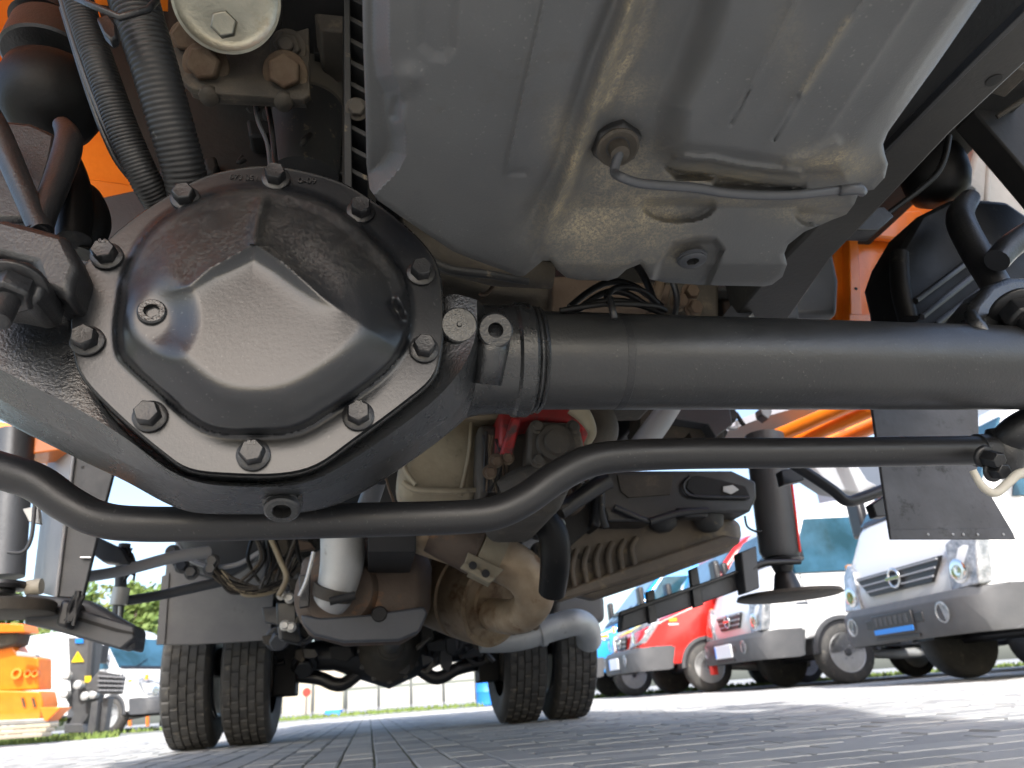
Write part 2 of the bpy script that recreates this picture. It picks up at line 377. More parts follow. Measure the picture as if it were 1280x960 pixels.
for k, (o_, z_, (x, y, a, b)) in enumerate(vis):
    dz = random.uniform(-.0022, .0012); rz = random.gauss(0, .008); tx = random.gauss(0, .004); mi = random.choices((0, 1, 2), (5, 2, 3))[0]
    if k < 280 and o_ == 0:
        key = (round(a, 3), round(b, 3), mi)
        if key not in pm:
            o = paver_mesh(a, b).link('paving_stone', mats3[mi], ground); pm[key] = o.data
        else:
            o = bpy.data.objects.new('paving_stone', pm[key]); COL.objects.link(o); o.parent = ground
        o.matrix_basis = Matrix.Translation(T(x, y, dz)) @ Matrix.Rotation(A+rz*.6, 4, 'Z') @ Matrix.Rotation(tx, 4, 'X')
        continue
    if o_ == 1 and not (-1.5 < y < 3 and -2 < x < 2.5): continue
    if z_ > 9 and o_ == 0:
        pass
    p = [T(x, y, dz-.004), T(x+a, y, dz-.004), T(x+a, y+b, dz-.004), T(x, y+b, dz-.004)]
    q = [T(x+.005, y+.005, dz), T(x+a-.005, y+.005, dz), T(x+a-.005, y+b-.005, dz), T(x+.005, y+b-.005, dz)]
    rest[mi].add(p+q, [(4, 5, 6, 7), (0, 1, 5, 4), (1, 2, 6, 5), (2, 3, 7, 6), (3, 0, 4, 7)])
pv = M()
for i in range(3): pv.add(rest[i].v, rest[i].f)
po = pv.link('far_paving', PAV, ground, kind='stuff')
po.data.materials.append(PAV2); po.data.materials.append(PAV3)
n0, n1 = len(rest[0].f), len(rest[1].f)
mi_ = np.zeros(len(po.data.polygons), np.int32); mi_[n0:n0+n1] = 1; mi_[n0+n1:] = 2
po.data.polygons.foreach_set('material_index', mi_)

# ================================================================== THE TRUCK
truck = thing('truck', 'heavy orange truck seen from underneath with black front axle and grey oil pan', 'truck', T(LC, SF, 0))

# ---- front axle housing (banjo)
cols = [
 ((-80,300),(-80,415),(-80,455),(-80,480)), ((0,318),(0,462),(0,500),(0,526)), ((60,322),(60,492),(60,530),(60,556)),
 ((92,345),(96,510),(108,553),(114,582)), ((90,410),(128,529),(150,575),(162,604)), ((98,468),(155,546),(184,594),(198,626)),
 ((150,535),(182,566),(214,604),(228,639)), ((203,582),(212,590),(240,611),(250,642)), ((245,600),(250,606),(264,617),(272,643)),
 ((300,604),(302,609),(306,619),(312,643)), ((350,603),(352,609),(360,619),(372,643)), ((388,595),(394,603),(407,611),(426,632)),
 ((442,560),(452,568),(471,582),(490,594)), ((500,512),(520,520),(545,535),(556,546)), ((540,478),(562,484),(582,503),(592,515)),
 ((552,440),(586,448),(597,470),(601,500)), ((552,400),(597,415),(602,436),(606,470)), ((552,360),(596,375),(606,384),(614,400))]
sv = (.684, .670, .716, .785)
def strip_grid(cols, svals, name, m, parent, sub=2, extra=None, crease=()):
    v = []; f = []; nr = len(svals)
    for c in cols:
        for j, (p, s_) in enumerate(zip(c, svals)): v.append(As(p[0], p[1], p[2] if len(p) > 2 else s_))
        if extra: v += extra(c)
    k = len(v)//len(cols)
    for i in range(len(cols)-1):
        for j in range(k-1): f.append((i*k+j, i*k+j+1, (i+1)*k+j+1, (i+1)*k+j))
    o = link(name, v, f, m, parent, smooth=True)
    if crease:
        me = o.data; at = me.attributes.new('crease_edge', 'FLOAT', 'EDGE')
        for e in me.edges:
            a, b = e.vertices
            if a % k == b % k and a % k in crease: at.data[e.index].value = crease[a % k]; e.use_edge_sharp = crease[a % k] > .94
    if sub:
        b = o.modifiers.new('sub', 'SUBSURF'); b.levels = sub; b.render_levels = sub
    return o
ax = strip_grid(cols, sv, 'axle_housing', CAST, truck, sub=3, crease={1: 1.0, 2: .95, 3: .6},
    extra=lambda c: [As(c[3][0], c[3][1], sv[3])+R*.05+UP*.012, As(c[3][0], c[3][1], sv[3])+R*.16+UP*.09])
ax['label'] = 'rough cast black front axle housing with angular underside'
# upper body of the housing behind the flange
flg = [(92,400),(96,365),(108,332),(150,290),(200,254),(250,226),(300,213),(345,211),(400,222),(440,238),(490,272),(530,310),(546,342),(551,400),(548,440),(538,472),(500,505),(440,549),(395,580),(350,591),(290,591),(238,585),(203,563),(150,518),(108,474),(95,440)]
flg = [tuple(p) for p in closed_spline(flg, 4)]
def grow(pl, k): 
    cx, cy = 322, 400
    return [(x+(x-cx)/math.hypot(x-cx, y-cy)*k, y+(y-cy)/math.hypot(x-cx, y-cy)*k) for x, y in pl]
plate('gasket', grow(flg, 2.0), .6675, .004, PLASD, ax, bevel=0)
plate('housing_flange', grow(flg, 5), .6705, .03, CAST, ax, bevel=.004, seg=3)
hb = M()
cen = As(325, 400, .70)
hb.lathe(T(cen.dot(L), .70, cen.z), R, [(0, .165), (.05, .16), (.12, .135), (.17, .08)], 40)
hb.link('rear_dome', CAST, ax, smooth=True, auto=50)
# ---- differential cover
dome = [(150,378),(155,345),(178,300),(212,268),(262,243),(310,234),(350,235),(400,248),(440,272),(475,305),(500,338),(511,372),(512,405),(503,438),(472,474),(412,516),(372,538),(330,543),(272,541),(238,525),(200,492),(160,456),(149,440),(146,410)]
dome = [tuple(p) for p in closed_spline(dome, 4)]
_gx, _gy = np.arange(60, 620, 4.), np.arange(150, 640, 4.); _GX, _GY = np.meshgrid(_gx, _gy)
_G = np.clip(sdist(_GX.ravel(), _GY.ravel(), dome).reshape(_GX.shape), 0, 200)
_k = np.exp(-(np.arange(-12, 13)*4/20.)**2/2); _k /= _k.sum()
for _ax in (0, 1): _G = np.apply_along_axis(lambda a: np.convolve(np.pad(a, 12, mode='edge'), _k, 'valid'), _ax, _G)
def dsm(X, Y):
    fx = np.clip((X-60)/4, 0, len(_gx)-1.001); fy = np.clip((Y-150)/4, 0, len(_gy)-1.001); i, j = fy.astype(int), fx.astype(int); u, v = fy-i, fx-j
    return _G[i, j]*(1-u)*(1-v)+_G[i+1, j]*u*(1-v)+_G[i, j+1]*(1-u)*v+_G[i+1, j+1]*u*v
def hcover(X, Y):
    d = sdist(X, Y, dome)
    t = np.clip(dsm(X, Y)/62, 0, 1)
    h = .016*(1-(1-np.clip(d/9, 0, 1))**2) + .044*t*(2-t)
    chev = [(90,402),(236,357),(262,335),(318,304),(352,326),(404,372),(560,480)]
    D, sg = seg_d(X, Y, chev); up = sg < 0
    fd_ = np.clip(1-(np.abs(X-320)/112)**2, 0, 1)**1.5
    h = h + .0075*fd_*np.exp(-(D/11.)**1.2)*(d > 0)
    h = np.where(up & (d > 0), h - fd_*.015*(1-np.exp(-D/13.)) - .00016*np.minimum(D, 70)*np.clip(d/20, 0, 1), h)
    ww = 3+15*fd_
    h = np.where(~up & (d > 0), h - fd_*.0032*np.clip(D/ww, 0, 1), h)
    # rib running up from the apex
    D3, _ = seg_d(X, Y, [(318,300),(322,275),(328,250)]); h = h + .014*np.exp(-(D3/8.)**2)*(Y < 306)*(d > 0)*np.clip((Y-238)/20, 0, 1)
    # flat boss round the filler plug
    D4 = np.hypot((X-190), (Y-398)/1.05); w = sstep(42-D4, 22); h = np.where(d > 0, h*(1-w)+w*(.050*np.clip(d/7,0,1)), h)
    # small dents near the right-hand edge
    D5, _ = seg_d(X, Y, [(489,380),(504,402)]); h = h - .009*np.exp(-(D5/5.)**2)*(d > 0)
    D6, _ = seg_d(X, Y, [(498,372),(509,392)]); h = h + .007*np.exp(-(D6/4.)**2)*(d > 0)
    h = np.where(d > -5, np.maximum(h, .0022*np.exp(-(d/3.5)**2)), h)
    return np.where(d > 0, h, .0022*np.exp(-(d/3.5)**2))
def dcover(X, Y):
    d = sdist(X, Y, dome)
    chev = [(120,390),(236,356),(318,305),(404,372),(520,420)]; D, sg = seg_d(X, Y, chev)
    return np.where((d > 2) & (sg < 0), np.clip(.75-.5*np.clip((D-60)/80, -1, 1), 0, 1)*np.clip(d/6, 0, 1)*np.clip((380-Y)/60, 0, 1)*.8, 0)
cover = relief('differential_cover', flg, R, .660, hcover, COVR, ax, step=2.3, skirt=.0075, dust=dcover, label='black painted domed differential cover with pointed ridge')
for i, (x, y) in enumerate([(232,249),(345,224),(451,265),(526,342),(530,437),(448,520),(317,569),(188,521),(110,427),(134,321)]):
    c = As(x, y, .659); bolt(c, -R, .0114, .016, BLK, ax, rot=i*.7+.2, name='cover_bolt')
# filler plug with square socket
def plug(c, axv, rad, name='plug', m=BLK, parent=None, depth=.012, sides=6):
    c = Vector(c); axv = Vector(axv).normalized()
    m_ = M().lathe(c, axv, [(0, rad*1.15), (.002, rad*1.15), (.003, rad), (.0045, rad), (.005, rad*1.07), (.0065, rad*1.07), (.007, rad), (.0085, rad), (.009, rad*1.05), (.013, rad*1.02), (.0145, rad*.9), (.0145, rad*.56)], 32, close=False)
    o = m_.link(name, m, parent, smooth=True, auto=35)
    M().lathe(c, axv, [(.0144, rad*.58), (.003, rad*.56), (.003, .0001)], sides, close=False).link('socket', DARK, o)
    return o
plug(As(192, 398, .620), -R+L*.12+UP*.02, .0120, 'filler_plug', CAST, ax, sides=6)
plug(As(354, 626, .735), -UP*1-R*.55, .017, 'drain_plug', CAST, ax, sides=6)
# raised cast figures
for tx, x, y in (('673 351', 305, 222), ('0-09', 384, 226)):
    P = As(x, y, .6585); text_mesh(tx, P, L, UP, .0092 if len(tx) > 5 else .011, BLK, cover, 'cast_figures', .0006)
# 8.8 marks on two bolts
for x, y in ((317, 566), (448, 517), (134, 318)):
    P = As(x, y, .660)-R*.0172; text_mesh('8.8', P+UP*.004, L, UP, .006, CAST, ax, 'bolt_marking', .0004)
# ---- axle tube
def at_tube(l): return T(l, SF, .515)
def lx(px): return As(px, 455, SF).dot(L)
tp = M(); tb = [(lx(540), .064), (lx(600), .061), (lx(655), .0605), (lx(1330), .0590)]
tp.tube([at_tube(a) for a, b in tb], [b for a, b in tb], 64); tp.link('axle_tube', TUBE, truck, smooth=True, auto=60)
axt = bpy.data.objects['axle_tube']; axt['label'] = 'smooth black axle tube running right from the housing'
def ring(l0, l1, r_, m, name, parent, b=.003): 
    return M().lathe(at_tube(l0), L, [(0, r_-b), (b, r_), (l1-l0-b, r_), (l1-l0, r_-b)], 64).link(name, m, parent, smooth=True, auto=40)
ring(lx(637), lx(661), .0700, CAST, 'tube_collar', axt, .004)
ring(lx(661), lx(668), .0665, CAST, 'collar_step', axt, .003)
ring(lx(669), lx(674), .0655, CAST, 'weld_bead', axt, .0025)
ring(lx(765), lx(775), .0606, BLK, 'cable_tie', axt, .0006)
neck = M(); pr = [(lx(545), .074), (lx(575), .073), (lx(600), .067), (lx(620), .066), (lx(640), .0665)]
neck.tube([at_tube(a) for a, b in pr], [b for a, b in pr], 48).link('housing_neck', CAST, ax, smooth=True, auto=60)
# boss with a hole
c = As(617, 402, .690); bo = M().lathe(c+R*.035, -R-UP*.35, [(0, .021), (.045, .0195), (.047, .0175), (.047, .0085), (.02, .008), (.02, .0001)], 36, close=False); bo.link('bored_boss', CAST, ax, smooth=True, auto=40)
M().tube([As(617, 408, .705), As(613, 440, .706), As(609, 480, .722)], [.022, .02, .016], 20).link('boss_web', CAST, ax, smooth=True)
c = As(573, 407, .676); M().lathe(c+R*.006, -R-UP*.2, [(0, .0205), (.012, .0195), (.0135, .018), (.0135, .003), (.0155, .002)], 30).link('cast_pad', CAST, ax, smooth=True, auto=40)
# coil of hose lying on the tube, held by the tie
for k, (x0, x1, y0, yt, s_) in enumerate([(712, 828, 384, 352, .80), (722, 815, 386, 362, .77), (706, 830, 388, 372, .745)]):
    pts = []
    for i in range(25):
        a = math.pi*i/24; pts.append((x0+(x1-x0)*(i/24), y0-(y0-yt)*math.sin(a)+2*k, s_, 8.5))
    ptube('coiled_hose', pts[::3], RUB, truck, 12, 5)
ptube('coiled_hose', [(700,388,.725,7),(760,380,.72,7),(815,382,.725,7),(832,388,.74,7)], RUB, truck, 12)
ptube('coiled_hose', [(758,372,.75,8),(770,360,.76,8),(800,362,.77,8),(822,380,.79,8)], RUB, truck, 12)
ptube('brake_hose', [(795,330,.86,9),(808,352,.83,9),(818,378,.83,9)], RUB, truck, 12)
M().tube([As(762, 372, .712), As(766, 388, .709), As(768, 398, .708)], .0042, 8).link('tie_strap', BLK, axt, smooth=True)
# ---- tie rod behind the axle
tr = [(-60,572,.86,47),(0,588,.86,46),(45,603,.86,46),(85,630,.86,45),(125,649,.86,44),(180,655,.86,44),(300,654,.86,43),(450,650,.86,43),(560,647,.86,42),(615,642,.86,42),(655,625,.86,41),(695,597,.86,41),(735,577,.86,41),(780,570,.86,40),(860,567,.86,39),(1000,566,.86,38),(1220,563,.86,37)]
ptube('tie_rod', tr, BAR, truck, 40, 12, label='long bent satin black tie rod crossing below the axle')
tro = bpy.data.objects['tie_rod']
M().lathe(As(1218, 563, .86), L, [(0, .017), (.004, .024), (.035, .024), (.04, .018)], 24).link('end_clamp', BLK, tro, smooth=True, auto=40)
M().lathe(As(1258, 560, .85)+UP*.03, -UP+R*.2, [(0, .018), (.02, .026), (.045, .027), (.06, .02), (.07, .012)], 28).link('ball_joint', BLK, tro, smooth=True, auto=40)
bolt(As(1240, 588, .83), -R-UP*.4, .012, .022, BLK, tro, name='clamp_bolt')
bolt(As(1228, 570, .83), -UP*.6-R, .012, .03, BLK, tro, name='clamp_bolt')
ptube('steering_arm', [(1330,520,.80,60),(1275,540,.83,46),(1245,560,.86,30)], BLK, truck, 18)
ptube('brake_bracket', [(1216,588,.80,9),(1228,608,.80,10),(1244,616,.80,11),(1262,602,.80,11),(1275,592,.80,12),(1310,585,.80,14)], BEIGE, truck, 10)
# ---- left spring seat, U bolts, bump stop
def zr(pts, m, name, parent=truck, n=14, **k): return ptube(name, pts, m, parent, n, 8, **k)
sp = plate('spring_seat', [(-60,300),(0,270),(52,284),(82,292),(100,330),(92,350),(88,372),(50,360),(40,330),(0,320),(-60,325)], .62, .08, BLK, truck, bevel=.008, seg=3)
plate('seat_lug', [(-60,310),(0,322),(34,325),(52,338),(56,356),(50,372),(36,380),(0,372),(-60,368)], .598, .05, BLK, truck, bevel=.01, seg=3)
cst = As(20, 352, .60)
bolt(cst, -UP*1-R*.3, .0195, .024, BLK, truck, name='axle_nut', stud=.026, rot=.4)
zr([(-30,120,.66,30),(-5,160,.66,30),(30,240,.655,28),(52,290,.65,28)], BLK, 'u_bolt')
zr([(78,156,.71,22),(86,178,.70,32),(72,225,.68,31),(56,265,.66,29),(46,292,.65,27)], BLK, 'u_bolt')
plate('clamp_plate', [(-60,152),(0,149),(40,153),(72,168),(66,200),(48,255),(38,275),(-60,275)], .72, .05, BLK, truck, bevel=.006)
zr([(60,175,.78,40),(80,205,.80,42),(92,245,.80,42),(92,300,.80,40)], RUB, 'spring_shackle')
zr([(98,232,.83,20),(112,250,.83,32),(119,282,.83,36),(104,318,.83,34)], RUB, 'spring_eye')
c = As(58, 140, .80); q = pxr(c, 2)
bs = M().lathe(c+UP*.06, -UP*1+L*.06, [(0, 50*q), (.006, 56*q), (.02, 59*q), (.035, 60*q), (.055, 58*q), (.075, 50*q), (.09, 36*q), (.098, 18*q), (.1, 1*q)], 48); bs.link('bump_stop', RUB, truck, smooth=True, auto=40)
c2 = As(62, 60, .80); q = pxr(c2, 2)
M().lathe(c2+UP*.03, -UP+L*.06, [(0, 42*q), (.003, 46*q), (.05, 53*q), (.053, 50*q)], 48).link('bump_stop_cup', BLK, truck, smooth=True, auto=40)
M().lathe(As(62, 20, .80)+UP*.04, -UP, [(0, 28*q), (.05, 30*q), (.06, 42*q)], 30).link('bump_stop_mount', BLK, truck, smooth=True, auto=40)
plate('bracket_web', [(33,-20),(78,-20),(80,38),(34,38)], .79, .02, BLK, truck)
plate('slot_hole', [(49,-10),(64,-10),(67,20),(60,25),(53,20)], .786, .003, GRYL, truck, bevel=.001)
# orange cab sides behind
def orange_wall(name, pts, s, th=.02, label=None, **k): return plate(name, pts, s, th, ORG, truck, label=label, bevel=.004, **k)
v_ = [As(-90,270,1.16), As(200,266,1.16), As(176,180,1.19), As(140,90,1.24), As(100,-70,1.32), As(-90,-70,1.32), As(-90,90,1.24), As(-90,180,1.19)]
plate('dark_gap_sheet', [(96,-90),(330,-90),(330,240),(205,262),(182,205),(146,95)], 1.08, .02, DARK, truck, bevel=0)  # added dark sheet, paints in the blackness of the bay between the hoses
link('fender', v_+[p+R*.02+UP*.02 for p in v_], [(0,1,2,7),(7,2,3,6),(6,3,4,5),(8,9,10,15),(15,10,11,14),(14,11,12,13),(0,1,9,8),(1,2,10,9),(2,3,11,10),(3,4,12,11),(4,5,13,12),(5,6,14,13),(6,7,15,14),(7,0,8,15)], ORG, truck, bevel=.004, label='orange left front wheel arch')
plate('fender_lip', [(96,220),(215,236),(215,262),(96,256)], 1.15, .03, ORG, truck, bevel=.006)
plate('step_box', [(100,252),(165,238),(230,236),(230,330),(100,330)], 1.10, .1, GRY, truck, bevel=.004)
# ---- corrugated hoses
def corr(name, pts, m, pitch=.0052, dpt=.0022, n=28, label=None):
    sp_ = spline(pts, 24); P = [As(q[0], q[1], q[2]) for q in sp_]; r_ = [pxr(P[i], sp_[i][3]) for i in range(len(P))]
    cum = [0]
    for i in range(1, len(P)): cum.append(cum[-1]+(P[i]-P[i-1]).length)
    N_ = int(cum[-1]/pitch)*4; out = []; ro = []
    for k in range(N_+1):
        d = cum[-1]*k/N_; i = min(np.searchsorted(cum, d, 'right')-1, len(P)-2); t = (d-cum[i])/max(1e-9, cum[i+1]-cum[i])
        out.append(P[i].lerp(P[i+1], t)); ro.append(r_[i]*(1-t)+r_[i+1]*t - (dpt if k % 4 == 0 else (0 if k % 4 == 2 else dpt*.12)))
    return M().tube(out, ro, n).link(name, m, truck, smooth=True, auto=80, label=label)
corr('corrugated_hose', [(88,-40,.60,36),(104,20,.62,36),(128,90,.64,37),(155,165,.67,38),(182,225,.70,38),(205,262,.73,38)], HOSE, .0036, .0009, label='thinner corrugated black hose')
corr('corrugated_hose', [(150,-60,.58,62),(170,10,.60,60),(192,80,.62,57),(212,150,.65,55),(228,205,.68,53),(238,250,.71,52)], HOSE, .0054, .0013, label='thick corrugated black hose')
M().tube([As(80, -10, .575), As(110, 4, .555), As(150, 22, .545), As(185, 12, .55), As(196, 0, .56)], .0035, 8).link('hose_tie', BLK, truck, smooth=True)
plate('tie_head', [(120,22),(135,17),(145,30),(146,45),(138,50),(128,40)], .575, .012, BLK, truck, bevel=.002)
zr([(70,-20,.66,6),(98,70,.67,6),(128,150,.69,6),(160,215,.72,6),(170,226,.74,5)], GRY, 'wire', n=8)
zr([(78,10,.68,8),(112,120,.70,8),(140,190,.72,8),(162,222,.74,8)], BLK, 'wire', n=8)
# ---- pulley disc and bolts
c = As(283, -2, .69); q = pxr(c, 2); q2 = pxr(c, 1)
axp = (-UP*.6-R*.8)
pd_ = M().lathe(c, axp, [(-.02, 52*q), (-.004, 61*q), (0, 65*q), (.002, 65.5*q), (.003, 62*q), (-.002, 56*q), (-.004, 48*q), (-.002, 30*q), (0, 20*q), (0, 1*q)], 56).link('pulley_disc', GALV, truck, smooth=True, auto=50, label='pale zinc plated pulley disc with a centre bolt')
bolt(c+axp.normalized()*.0+As(281, 32, .685)-As(283, -2, .69), axp, 16*q, .014, GALV, truck, washer=False, name='pulley_bolt', rot=.3)
c9 = As(284, 0, .74); M().lathe(c9, axp, [(-.05, 66*q), (-.01, 70*q), (0, 60*q)], 48).link('pulley_hub', DARK, truck, smooth=True, auto=50)
plate('mount_bracket', [(214,40),(240,30),(300,60),(386,34),(388,118),(380,124),(262,116),(236,108),(222,96)], .765, .012, GRIME, truck, bevel=.002)
plate('mount_spacer', [(222,60),(300,70),(386,50),(384,128),(262,122),(238,114)], .78, .012, GRIME, truck, bevel=.002)
bolt(As(258, 82, .762), -R*.8-UP*.6, .0225, .024, RUST, truck, name='bracket_bolt', rot=.2)
bolt(As(357, 92, .762), -R*.8-UP*.6, .0225, .022, RUST, truck, name='bracket_bolt', rot=.5)
bolt(As(360, 60, .762), -R*.8-UP*.6, .0185, .018, GRIME, truck, name='bracket_bolt', rot=.9, stud=.012)
bolt(As(236, 50, .762), -R*.8-UP*.6, .0185, .022, RUST, truck, name='bracket_bolt', rot=.9)
M().lathe(As(262, 119, .775), -UP*.9-R*.4, [(0, .014), (.01, .012)], 12).link('bolt_end', GRIME, truck, smooth=True)
M().lathe(As(355, 126, .775), -UP*.9-R*.4, [(0, .014), (.01, .012)], 12).link('bolt_end', GRIME, truck, smooth=True)
# ---- filter can
c = As(388, 150, .93); q = pxr(c, 2)
fc = M().lathe(As(388, 92, .93), -UP, [(-.12, 42*q), (0, 43*q), (.05, 43*q), (.052, 46*q), (.078, 46*q), (.08, 42*q)], 40).link('filter_can', FILT, truck, smooth=True, auto=40)
M().lathe(As(388, 92, .93)-UP*.079, -UP, [(0, 43*q), (.14, 40*q)], 40).link('filter_bowl', PLASD, fc, smooth=True, auto=40)
zr([(318,120,.80,5),(322,150,.80,5),(334,180,.80,5),(338,220,.80,5)], GRY, 'wire', n=8)
zr([(330,110,.82,7),(338,150,.82,7),(344,200,.82,7),(346,225,.80,7)], BLK, 'wire', n=8)
zr([(388,168,.85,7),(380,176,.84,9),(376,182,.84,5)], DARK, 'sensor_lead', n=10)
# ---- finned casting between filter and pan
rib = plate('rib_rail', [(430,-20),(437,-20),(440,250),(431,250)], .70, .12, PLASD, truck, bevel=.001)
for i in range(9):
    y = -10+i*27; plate('cross_rib', [(433,y),(460,y+14),(460,y+20),(433,y+6)], .71, .08, PLASD, rib, bevel=.001)
plate('rib_web', [(428,-20),(470,-20),(470,260),(428,260)], .80, .02, DARK, truck, bevel=0)
bolt(As(446, 137, .70), -R*.9-UP*.4, .011, .012, GRIME, truck, name='casting_bolt')
# ---- engine block and the dark bay above
plate('engine_block', [(210,-80),(470,-80),(470,330),(330,330),(210,230)], .98, .5, DARK, truck, bevel=0)
plate('engine_bracket', [(380,-20),(432,-20),(432,40),(400,36)], .80, .1, GRIME, truck, bevel=.004)
plate('cooling_pipe', [(392,46),(430,46),(430,70),(392,66)], .86, .02, DARK, truck)

# ---- oil pan
po_ = [(452,-70),(454,60),(457,140),(458,205),(462,236),(472,250),(500,270),(540,297),(566,314),(585,322),(612,332),(630,338),(645,345),(655,345),(664,338),(678,326),(688,326),(697,338),(708,347),(722,350),(760,351),(772,347),(783,337),(800,330),(806,338),(812,349),(830,353),(870,356),(900,357),(955,358),(965,356),(978,346),(984,330),(980,318),(985,306),(1005,290),(1040,275),(1058,268),(1068,255),(1074,240),(1092,237),(1106,222),(1110,205),(1106,192),(1104,180),(1110,165),(1135,130),(1170,82),(1230,-5),(1270,-70)]
Z0 = .598
def hpan(X, Y):
    h = np.zeros(X.shape)
    D0 = np.minimum(seg_d(X, Y, po_, True)[0], 40)
    h += -.0035*(1-np.clip(D0/7., 0, 1))**2
    bl = [(487,-80),(487,60),(491,92),(500,112),(501,140),(508,170),(507,195),(495,215),(470,240),(440,260)]
    D, sg = seg_d(X, Y, bl); h -= np.where(sg > 0, .032*np.clip(D/22, 0, 1)+.002, 0)*np.clip((270-Y)/30, 0, 1)
    D, _ = seg_d(X, Y, [(497,128),(494,142)]); h -= .010*np.exp(-(D/8.)**2)
    D, _ = seg_d(X, Y, [(514,95),(516,98)]); h += .006*np.exp(-(D/14.)**2)
    pk = [(530,-90),(575,-90),(566,60),(556,72),(540,70),(526,56),(524,0)]; h -= .005*sstep(sdist(X, Y, pk), 9)
    # fine raised line and small tag
    D, sg = seg_d(X, Y, [(690,-40),(655,110),(633,213)]); h += .0015*np.exp(-(D/3.2)**2); h += np.where(sg < 0, .005*np.exp(-(D/20.)), .005*np.exp(-(D/4.)))*np.clip((225-Y)/30,0,1)
    h -= .0014*sstep(sdist(X, Y, [(633,212),(660,211),(659,220),(632,219)]), 2)
    # long rib: valley then step up into the recessed right half
    st = [(810,-90),(792,0),(762,72),(736,150),(716,215),(692,262),(676,300)]
    D, sg = seg_d(X, Y, st); left = sg > 0
    fade = np.clip((312-Y)/60, 0, 1)
    h -= np.where(left, .009*np.exp(-((D-22)/11.)**2), 0)*fade
    h += .006*np.exp(-(D/7.)**2)*fade
    h -= np.where(~left, .026*sstep(D-10, 20), 0)*np.clip((330-Y)/70, 0, 1)
    D, sg = seg_d(X, Y, [(845,-90),(820,0),(790,75),(760,130)]); h += .003*np.exp(-(D/6.)**2)*fade
    # raised field with ribs on the right
    fld = [(905,-90),(882,20),(862,75),(836,130),(832,185),(850,205),(905,212),(960,222),(1010,228),(1060,232),(1130,140),(1300,-90)]
    h += .028*sstep(sdist(X, Y, fld)-6, 26)
    for pl, hh, w in (([(1005,-30),(980,30),(935,110),(912,156)], .006, 14.), ([(1090,-15),(1060,25),(1005,112),(968,174)], .007, 14.), ([(1150,-10),(1100,65),(1050,140),(1022,182)], .004, 20.), ([(1240,-40),(1160,70),(1108,150)], .002, 8.)):
        D, sg = seg_d(X, Y, pl); e_ = np.clip((pl[-1][1]+10-Y)/40, 0, 1)
        h += hh*np.where(sg > 0, np.exp(-D/w), np.exp(-D/3.5))*e_
    for pl in ([(936,112),(913,155)], [(998,122),(968,174)]):
        D, _ = seg_d(X, Y, pl); h -= .004*np.exp(-(D/2.2)**2)
    D, _ = seg_d(X, Y, [(1044,178),(1010,196),(986,206)]); h += .005*np.exp(-(D/7.)**2)
    D, _ = seg_d(X, Y, [(846,197),(890,199),(930,208),(998,216)]); h += .009*np.exp(-(D/5.)**2)
    h -= .020*sstep(sdist(X, Y, [(832,208),(892,214),(940,224),(1004,232),(1006,240),(950,236),(893,231),(892,224),(845,221)]), 5)
    # dished recesses
    for cx, cy, rx, ry in ((848,256,44,21), (1030,266,36,18)):
        q = 1-np.hypot((X-cx)/rx, (Y-cy)/ry); h -= .010*sstep(q*22, 3)*np.clip((Y-cy+ry*.4)/8, 0, 1)
    # drain recess
    h -= .011*sstep(sdist(X, Y, [(806,380),(824,330),(842,306),(870,299),(893,300),(903,312),(894,335),(873,380)]), 4)
    D, _ = seg_d(X, Y, [(735,190),(760,230),(800,225),(805,190)]); h -= .005*np.exp(-(np.hypot(X-768, Y-196)/34.)**2)
    # lumpy dents above the scallops
    for cx, cy, rr in ((716,300,26), (560,300,22), (1000,320,20)): h += .003*np.exp(-(np.hypot(X-cx, Y-cy)/rr)**2)
    h += .0006*np.sin(X*.031+Y*.012)+.0005*np.sin(X*.017-Y*.043)
    return h
def dpan(X, Y):
    d = np.zeros(X.shape)
    D, _ = seg_d(X, Y, [(800,-30),(765,75),(736,150),(712,225),(690,280)]); d = np.maximum(d, .9*np.exp(-(D/9.)**2))
    D, _ = seg_d(X, Y, [(800,40),(775,90),(755,130)]); d = np.maximum(d, .75*np.exp(-(D/14.)**2))
    for cx, cy, rx, ry, a in ((742,285,62,42,.95), (800,265,60,32,.95), (700,170,20,40,.4), (780,215,60,40,.6), (790,110,28,30,.45), (830,300,40,30,.55), (760,320,40,18,.5),
                              (1040,205,48,20,.9), (1010,262,50,16,.55), (920,222,90,9,.9), (870,215,50,10,.8), (900,250,60,8,.5), (985,60,20,50,.22), (800,10,30,60,.35)):
        d = np.maximum(d, a*np.exp(-((X-cx)/rx)**2-((Y-cy)/ry)**2))
    D, _ = seg_d(X, Y, [(1060,25),(1005,112)]); d = np.maximum(d, .5*np.exp(-(D/5.)**2))
    return d
pan = relief('oil_pan', po_, UP, Z0, hpan, PLAS, truck, step=2.6, sign=-1, skirt=.10, dust=dpan, label='large grey plastic oil pan with dusty ribs and recesses')
def zat(x, y): # point on the pan surface
    return Az(x, y, Z0 - float(hpan(np.array([float(x)]), np.array([float(y)]))[0]))
